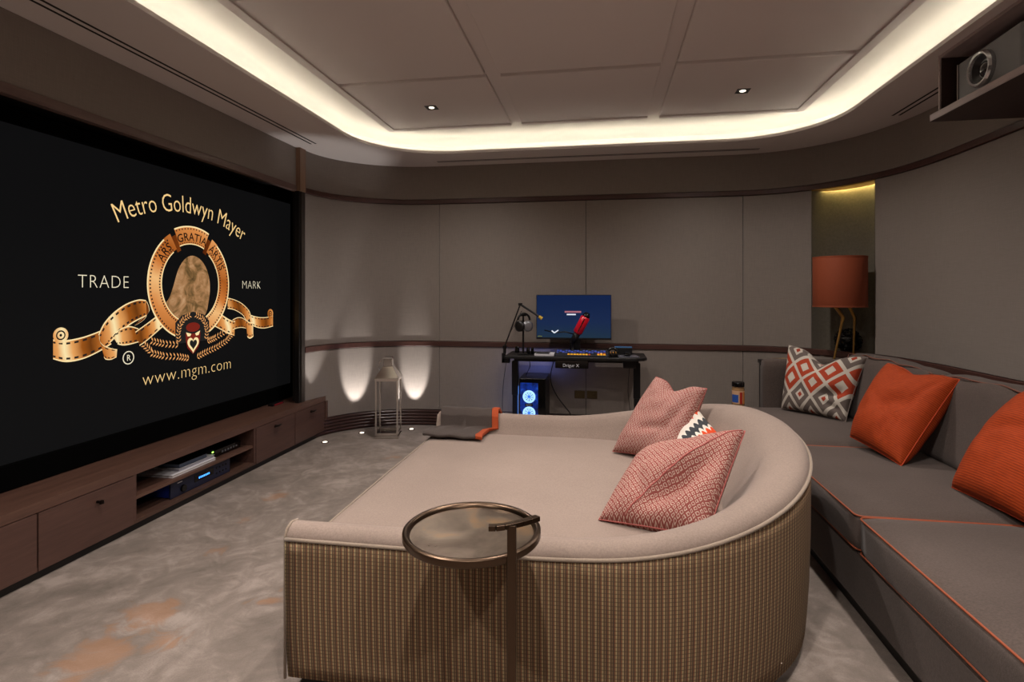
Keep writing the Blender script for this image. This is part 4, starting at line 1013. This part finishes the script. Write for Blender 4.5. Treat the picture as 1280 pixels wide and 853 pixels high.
MB().box(-.600, -.56, 5.1975, 5.1985, .938, .946).build('display_text', M('display_lime', '#9fae5a').m, MN)
MB().box(-.30, -.20, 5.23, 5.26, DZ+.01, 1.05).build('stand_neck', BLACKM, MN, .004)
MB().box(-.38, -.12, 5.185, 5.31, DZ, DZ+.012).build('stand_base', BLACKM, MN, .004)
# microphone
MC = thing('red_microphone', 'red desk microphone on a black stand in front of the monitor', 'microphone', (-.255, 4.99, DZ))
MB().lathe([(.05, 0), (.05, .01), (.014, .018), (.012, .10), (.02, .105), (.02, .12)], (-.265, 5.125, DZ), 24).build('stand', BLACK, MC, smooth=True)
a, b = Vector((-.265, 5.12, .90)), Vector((-.128, 5.09, 1.165)); d = (b-a)
mb = MB(); mb.tube([a, a+d*.3], [.026, .034], 14); mb.build('shock_mount', BLACK, MC, smooth=True)
mb = MB(); mb.tube([a+d*.3, a+d*.34, a+d*.86, a+d*.9], [.024, .043, .043, .030], 18); mb.build('mic_body', M('microphone_red', '#e0102c', .3).m, MC, smooth=True)
mb = MB(); mb.tube([a+d*.88, a+d*.92, a+d*1.02], [.034, .036, .02], 14); mb.build('grille', BLACKM, MC, smooth=True)
mb = MB(); mb.tube([a+d*.38+Vector((0, -.044, 0)), a+d*.82+Vector((0, -.044, 0))], .005, 6); mb.build('slot', BLACK, MC)
mb = MB(); mb.tube([a+d*.25, Vector((-.33, 5.0, 1.0)), Vector((-.42, 5.02, .99)), Vector((-.52, 5.05, 1.01))], .006, 6); mb.build('cable', BLACK, MC, smooth=True)
mb = MB(); mb.bar((-.45, 5.0, 1.01), (-.425, 5.0, .99), .01); mb.bar((-.425, 5.0, .99), (-.39, 5.0, 1.015), .01); mb.build('tick_light', mw_.m, MC)
# boom arm
BM = thing('boom_arm', 'black jointed microphone boom arm with a yellow tip clamped to the left desk end', 'stand', (-.87, 4.95, DZ))
MB().box(-.90, -.83, 4.92, 4.98, DZ-.07, DZ-.028).build('clamp', BLACKM, BM, .003)
MB().box(-.90, -.872, 4.92, 4.98, DZ-.07, DZ+.02).build('clamp', BLACKM, BM, .003)
MB().lathe([(.014, DZ+.015), (.014, DZ+.09)], (-.878, 4.95, 0), 12).build('socket', BLACKM, BM)
j0, j1, j2 = Vector((-.878, 4.95, .86)), Vector((-.735, 4.965, 1.25)), Vector((-.565, 4.98, 1.14))
for o_ in (-.008, .008):
    MB().tube([j0+Vector((0, o_, 0)), j1+Vector((0, o_, 0))], .006, 6).build('lower_arm', BLACKM, BM)
    MB().tube([j1+Vector((0, o_, 0)), j2+Vector((0, o_, 0))], .010, 6).build('upper_arm', BLACKM, BM)
for j in (j0, j1): MB().lathe([(.02, -.012), (.02, .012)], tuple(j), 14).build('joint', BLACKM, BM)
MB().tube([j0+Vector((.012, 0, .05)), j1-Vector((-.012, 0, .06))], .003, 6).build('spring', STEEL, BM)
MB().tube([j2, j2+Vector((.028, 0, -.02))], [.014, .017], 12).build('tip', M('yellow_tip', '#d9b23c', .4).m, BM)
# headphones
HP = thing('headphone_stand', 'black headphone stand at the left end of the desk', 'stand', (-.715, 5.02, DZ))
MB().box(-.76, -.67, 4.98, 5.07, DZ, DZ+.012).build('base', BLACKM, HP, .003)
MB().box(-.724, -.708, 5.015, 5.03, DZ+.012, 1.145).build('post', BLACKM, HP, .002)
MB().box(-.745, -.685, 5.0, 5.045, 1.14, 1.155).build('cradle', BLACKM, HP, .003)
HD = thing('headphones', 'black over-ear headphones hanging on the stand beside the monitor', 'headphones', (-.71, 5.0, .98))
hc = Vector((-.705, 4.985, 1.06))
mb = MB(); mb.tube([hc+Vector((.050*math.cos(a_)*1.0, .03*math.cos(a_), .045+.06*math.sin(a_))) for a_ in [PI*i/16 for i in range(17)]], .010, 8); mb.build('headband', BLACK, HD, smooth=True)
for sx, mt_ in ((-1, BLACK), (1, M('silver_cup', '#8f9196', .3, .6).m)):
    c = hc+Vector((sx*.034, sx*.02-.01, -.01)); ax = Vector((sx*.5, -.86, 0)).normalized()
    mb = MB(); mb.tube([c-ax*.02, c-ax*.012, c+ax*.012, c+ax*.02], [.04, .05, .05, .03], 20); mb.build('ear_cup', mt_, HD, smooth=True)
# keyboard with yellow keys
KB = thing('keyboard', 'dark keyboard with blue backlight and yellow keys on the desk', 'keyboard', (-.18, 4.97, DZ))
MB().hexa([(-.41, 4.90, DZ), (.06, 4.90, DZ), (-.41, 5.07, DZ), (.06, 5.07, DZ), (-.41, 4.90, DZ+.016), (.06, 4.90, DZ+.016), (-.41, 5.07, DZ+.045), (.06, 5.07, DZ+.045)]).build('case', M('keyboard_case', '#22252e', .5).m, KB, .003)
KY_ = M('yellow_key', '#e6a51c', .5); KY_.emit('#e6a51c', .35); KBL = M('blue_key', '#3a4a8c', .5); KBL.emit('#2a48c0', .25); KDK = M('dark_key', '#191b22', .5).m; KOR = M('orange_key', '#d2601e', .5).m
proto = {}
for r_ in range(5):
    for c__ in range(17):
        x = -.395+c__*.0262; y = 4.915+r_*.028; z = DZ+.018+r_*.0048
        kind = KDK
        if r_ == 0 and 4 <= c__ <= 10: kind = KY_.m
        if r_ <= 1 and 14 <= c__: kind = KY_.m if (r_+c__) % 2 == 0 or r_ == 0 else KOR
        if r_ >= 2 and (r_+c__) % 3 != 0: kind = KBL.m
        if r_ == 0 and c__ == 11: kind = KOR
        key = kind.name
        if key not in proto:
            o = MB().hexa([(-.011, -.011, 0), (.011, -.011, 0), (-.011, .011, 0), (.011, .011, 0), (-.009, -.009, .009), (.009, -.009, .009), (-.009, .009, .009), (.009, .009, .009)]).build('key', kind, KB); proto[key] = o
        else: o = proto[key].copy(); C.objects.link(o)
        o.location = (x, y, z)
# sheet stack, phone, small objects
t = thing('papers', 'white papers lying on the left half of the desk', 'papers', (-.49, 5.0, DZ))
MB().box(-.60, -.425, 4.93, 5.10, DZ, DZ+.018).build('stack', PAPER, t, .001); MB().box(-.59, -.47, 4.94, 5.05, DZ+.018, DZ+.022).build('sheet', BLACK, t)
t = thing('mouse_pad', 'pale glossy pad on the right half of the desk', 'pad', (.24, 5.0, DZ))
MB().prism([(.15, 4.93), (.33, 4.95), (.31, 5.12), (.13, 5.08)], DZ, DZ+.004).build('sheet', M('grey_pad', '#74757f', .15).m, t)
t = thing('mouse', 'black computer mouse on the pale pad', 'mouse', (.22, 5.0, DZ+.004))
rbox(.20, .255, 4.97, 5.06, DZ+.004, DZ+.035, .014, .004).build('shell', BLACKG, t, smooth=True)
t = thing('game_controller', 'black and silver game controller beside the keyboard', 'controller', (.10, 4.98, DZ))
rbox(.075, .145, 4.95, 5.03, DZ, DZ+.03, .012, .004).build('shell', BLACKG, t, smooth=True)
for i in range(3): MB().lathe([(.008, 0), (.009, .02)], (.085+i*.022, 4.955, DZ+.028), 10).build('knob', STEEL, t)
t = thing('headset', 'small black object standing behind the right end of the keyboard', 'headset', (.10, 5.12, DZ))
mb = MB(); mb.tube([(.07+.045*math.cos(a_)+.03, 5.12, DZ+.012+.05*math.sin(a_)) for a_ in [PI*i/10 for i in range(11)]], .012, 8); mb.build('band', BLACK, t, smooth=True)
t = thing('blue_box', 'dark box with a blue top at the back of the desk', 'box', (.20, 5.22, DZ))
MB().box(.12, .28, 5.19, 5.27, DZ, DZ+.06).build('body', BLACK, t, .003); MB().box(.12, .28, 5.19, 5.27, DZ+.06, DZ+.066).build('lid', M('blue_lid', '#2d6fae', .4).m, t, .001)
for i, (x, r_) in enumerate(((-.80, .022), (-.68, .018), (-.64, .014))):
    t = thing('desk_item', ['small black speaker at the left end of the desk', 'small dark bottle behind the papers', 'thin dark can beside the headphone stand'][i], 'clutter', (x, 5.10, DZ))
    MB().lathe([(r_, 0), (r_*1.05, .02), (r_*.9, .05), (r_*.5, .06)], (x, 5.10 if i else 5.2, DZ), 16).build('body', BLACKG, t, smooth=True)
# pc tower
PC = thing('computer_tower', 'black computer tower with glowing blue and white fans under the desk', 'computer', (-.62, 5.15, 0))
cx0, cx1, cy0, cy1, cz1 = -.745, -.50, 4.95, 5.32, .575
MB().box(cx0, cx1, cy0+.006, cy1, .02, cz1).build('case', BLACK, PC, .004)
MB().box(cx0+.004, cx1-.004, cy0, cy0+.006, .025, cz1-.004).build('bezel', BLACKG, PC, .001)
mt = M('blue_panel', '#050b20', .3); n_ = mt.noise(mt.co(), 18, 4, .7); mt.set('Emission Color', mt.ramp(n_, [(.35, '#030a24'), (.6, '#0a2f8c'), (.8, '#3f8cff')])); mt.set('Emission Strength', .8)
MB().box(cx0+.012, cx1-.07, cy0-.002, cy0+.001, .05, cz1-.04).build('lit_window', mt.m, PC)
mfw = M('fan_white', '#000000'); mfw.emit('#9ccbff', 1.15); mfb = M('fan_blue', '#000000'); mfb.emit('#2a6ad8', 1.0)
fx_ = (cx0+.012+cx1-.07)/2
for fz in (.41, .262, .115):
    fn = MB(); seg = 28
    def rg(r0_, r1_, yy, mb):
        b0 = len(mb.v)
        for r_ in (r0_, r1_):
            for k_ in range(seg): a_ = 2*PI*k_/seg; mb.v.append((fx_+r_*math.cos(a_), yy, fz+r_*math.sin(a_)))
        mb.f += [(b0+k_, b0+(k_+1) % seg, b0+seg+(k_+1) % seg, b0+seg+k_) for k_ in range(seg)]; return mb
    f_ = rg(.040, .058, cy0-.004, MB()).build('fan_ring', mfw.m, PC); f_.modifiers.new('s', 'SOLIDIFY').thickness = .003
    mb = MB()
    for k_ in range(9):
        a_ = 2*PI*k_/9; mb.v += [(fx_+.012*math.cos(a_), cy0-.003, fz+.012*math.sin(a_)), (fx_+.039*math.cos(a_-.1), cy0-.003, fz+.039*math.sin(a_-.1)), (fx_+.039*math.cos(a_+.45), cy0-.005, fz+.039*math.sin(a_+.45)), (fx_+.013*math.cos(a_+.4), cy0-.005, fz+.013*math.sin(a_+.4))]
        q = len(mb.v)-4; mb.f.append((q, q+1, q+2, q+3))
    mb.build('fan_blades', mfw.m, f_).modifiers.new('s', 'SOLIDIFY').thickness = .001
    h_ = rg(.001, .012, cy0-.0055, MB()).build('fan_hub', mfb.m, f_); h_.modifiers.new('s', 'SOLIDIFY').thickness = .002
MB().box(fx_-.035, fx_+.035, cy0-.012, cy0-.003, .325, .345).build('graphics_card', BLACK, PC, .001)
mb = MB()
for i in range(4): mb.bar((fx_-.025+i*.013, cy0-.0125, .329), (fx_-.019+i*.013, cy0-.0125, .341), .003)
mb.build('badge', mwt.m, PC)
for x in (cx0+.03, cx1-.03):
    for y in (cy0+.03, cy1-.03): MB().box(x-.015, x+.015, y-.015, y+.015, 0, .021).build('foot', BLACK, PC)
l = lamp('tower_wall_tint', 'AREA', (fx_+.05, cy0+.2, .62), .5, (.2, .28, 1), (PI/2, 0, 0), size=.2); l['label'] = 'blue light added above the computer tower, aimed at the wall behind'; l['category'] = 'light'  # area light added over the tower to turn the wall behind it blue
l = lamp('case_glow', 'AREA', (cx0-.01, 5.12, .32), .5, (.1, .3, 1), (0, PI/2, 0), shape='RECTANGLE', size=.3, size_y=.3); l['label'] = 'blue glow from the side of the computer tower'; l['category'] = 'light'
# cables
def cable(label, pts, r=.004, nm='cable'):
    P3 = [Vector(p) for p in pts]; out = []
    for i in range(len(P3)-1):
        p0 = P3[max(i-1, 0)]; p1 = P3[i]; p2 = P3[i+1]; p3 = P3[min(i+2, len(P3)-1)]
        for k_ in range(6):
            f = k_/6; out.append(.5*((2*p1)+(-p0+p2)*f+(2*p0-5*p1+4*p2-p3)*f*f+(-p0+3*p1-3*p2+p3)*f**3))
    out.append(P3[-1]); return tag(MB().tube(out, r, 6).build(nm, BLACK, None, smooth=True), label, 'cable')
cable('black cable looping from the desk tray down to the floor', [(-.43, 5.0, .74), (-.47, 5.10, .55), (-.42, 5.2, .38), (-.30, 5.28, .20), (-.20, 5.32, .02)], .005)
cable('thin black cable hanging at the left end of the desk', [(-.86, 4.93, .72), (-.89, 4.94, .5), (-.90, 4.96, .25), (-.885, 5.0, .01)], .003)
cable('black cable running from the desk into the top of the computer tower', [(-.68, 5.1, .75), (-.66, 5.08, .68), (-.69, 5.06, .60), (-.70, 5.1, .58)], .004)
cable('second cable dangling beside the right desk leg', [(.25, 5.08, .68), (.24, 5.15, .45), (.27, 5.2, .2), (.30, 5.25, .01)], .003)
# brass wall sockets
for x0, lab_ in ((-.262, 'left of the two brass wall socket plates under the desk'), (-.142, 'right of the two brass wall socket plates under the desk')):
    t = thing('wall_socket', lab_, 'socket', (x0+.058, 5.405, .36))
    MB().box(x0, x0+.10, 5.4, 5.412, .322, .398).build('plate', M('brass_plate', '#5d5038', .4, .8).m if 'brass_plate' not in bpy.data.materials else bpy.data.materials['brass_plate'], t, .003)
    for dx in (.028, .072): MB().box(x0+dx-.012, x0+dx+.012, 5.3985, 5.401, .35, .372).build('socket_insert', bpy.data.materials['brass_plate'], t, .001)
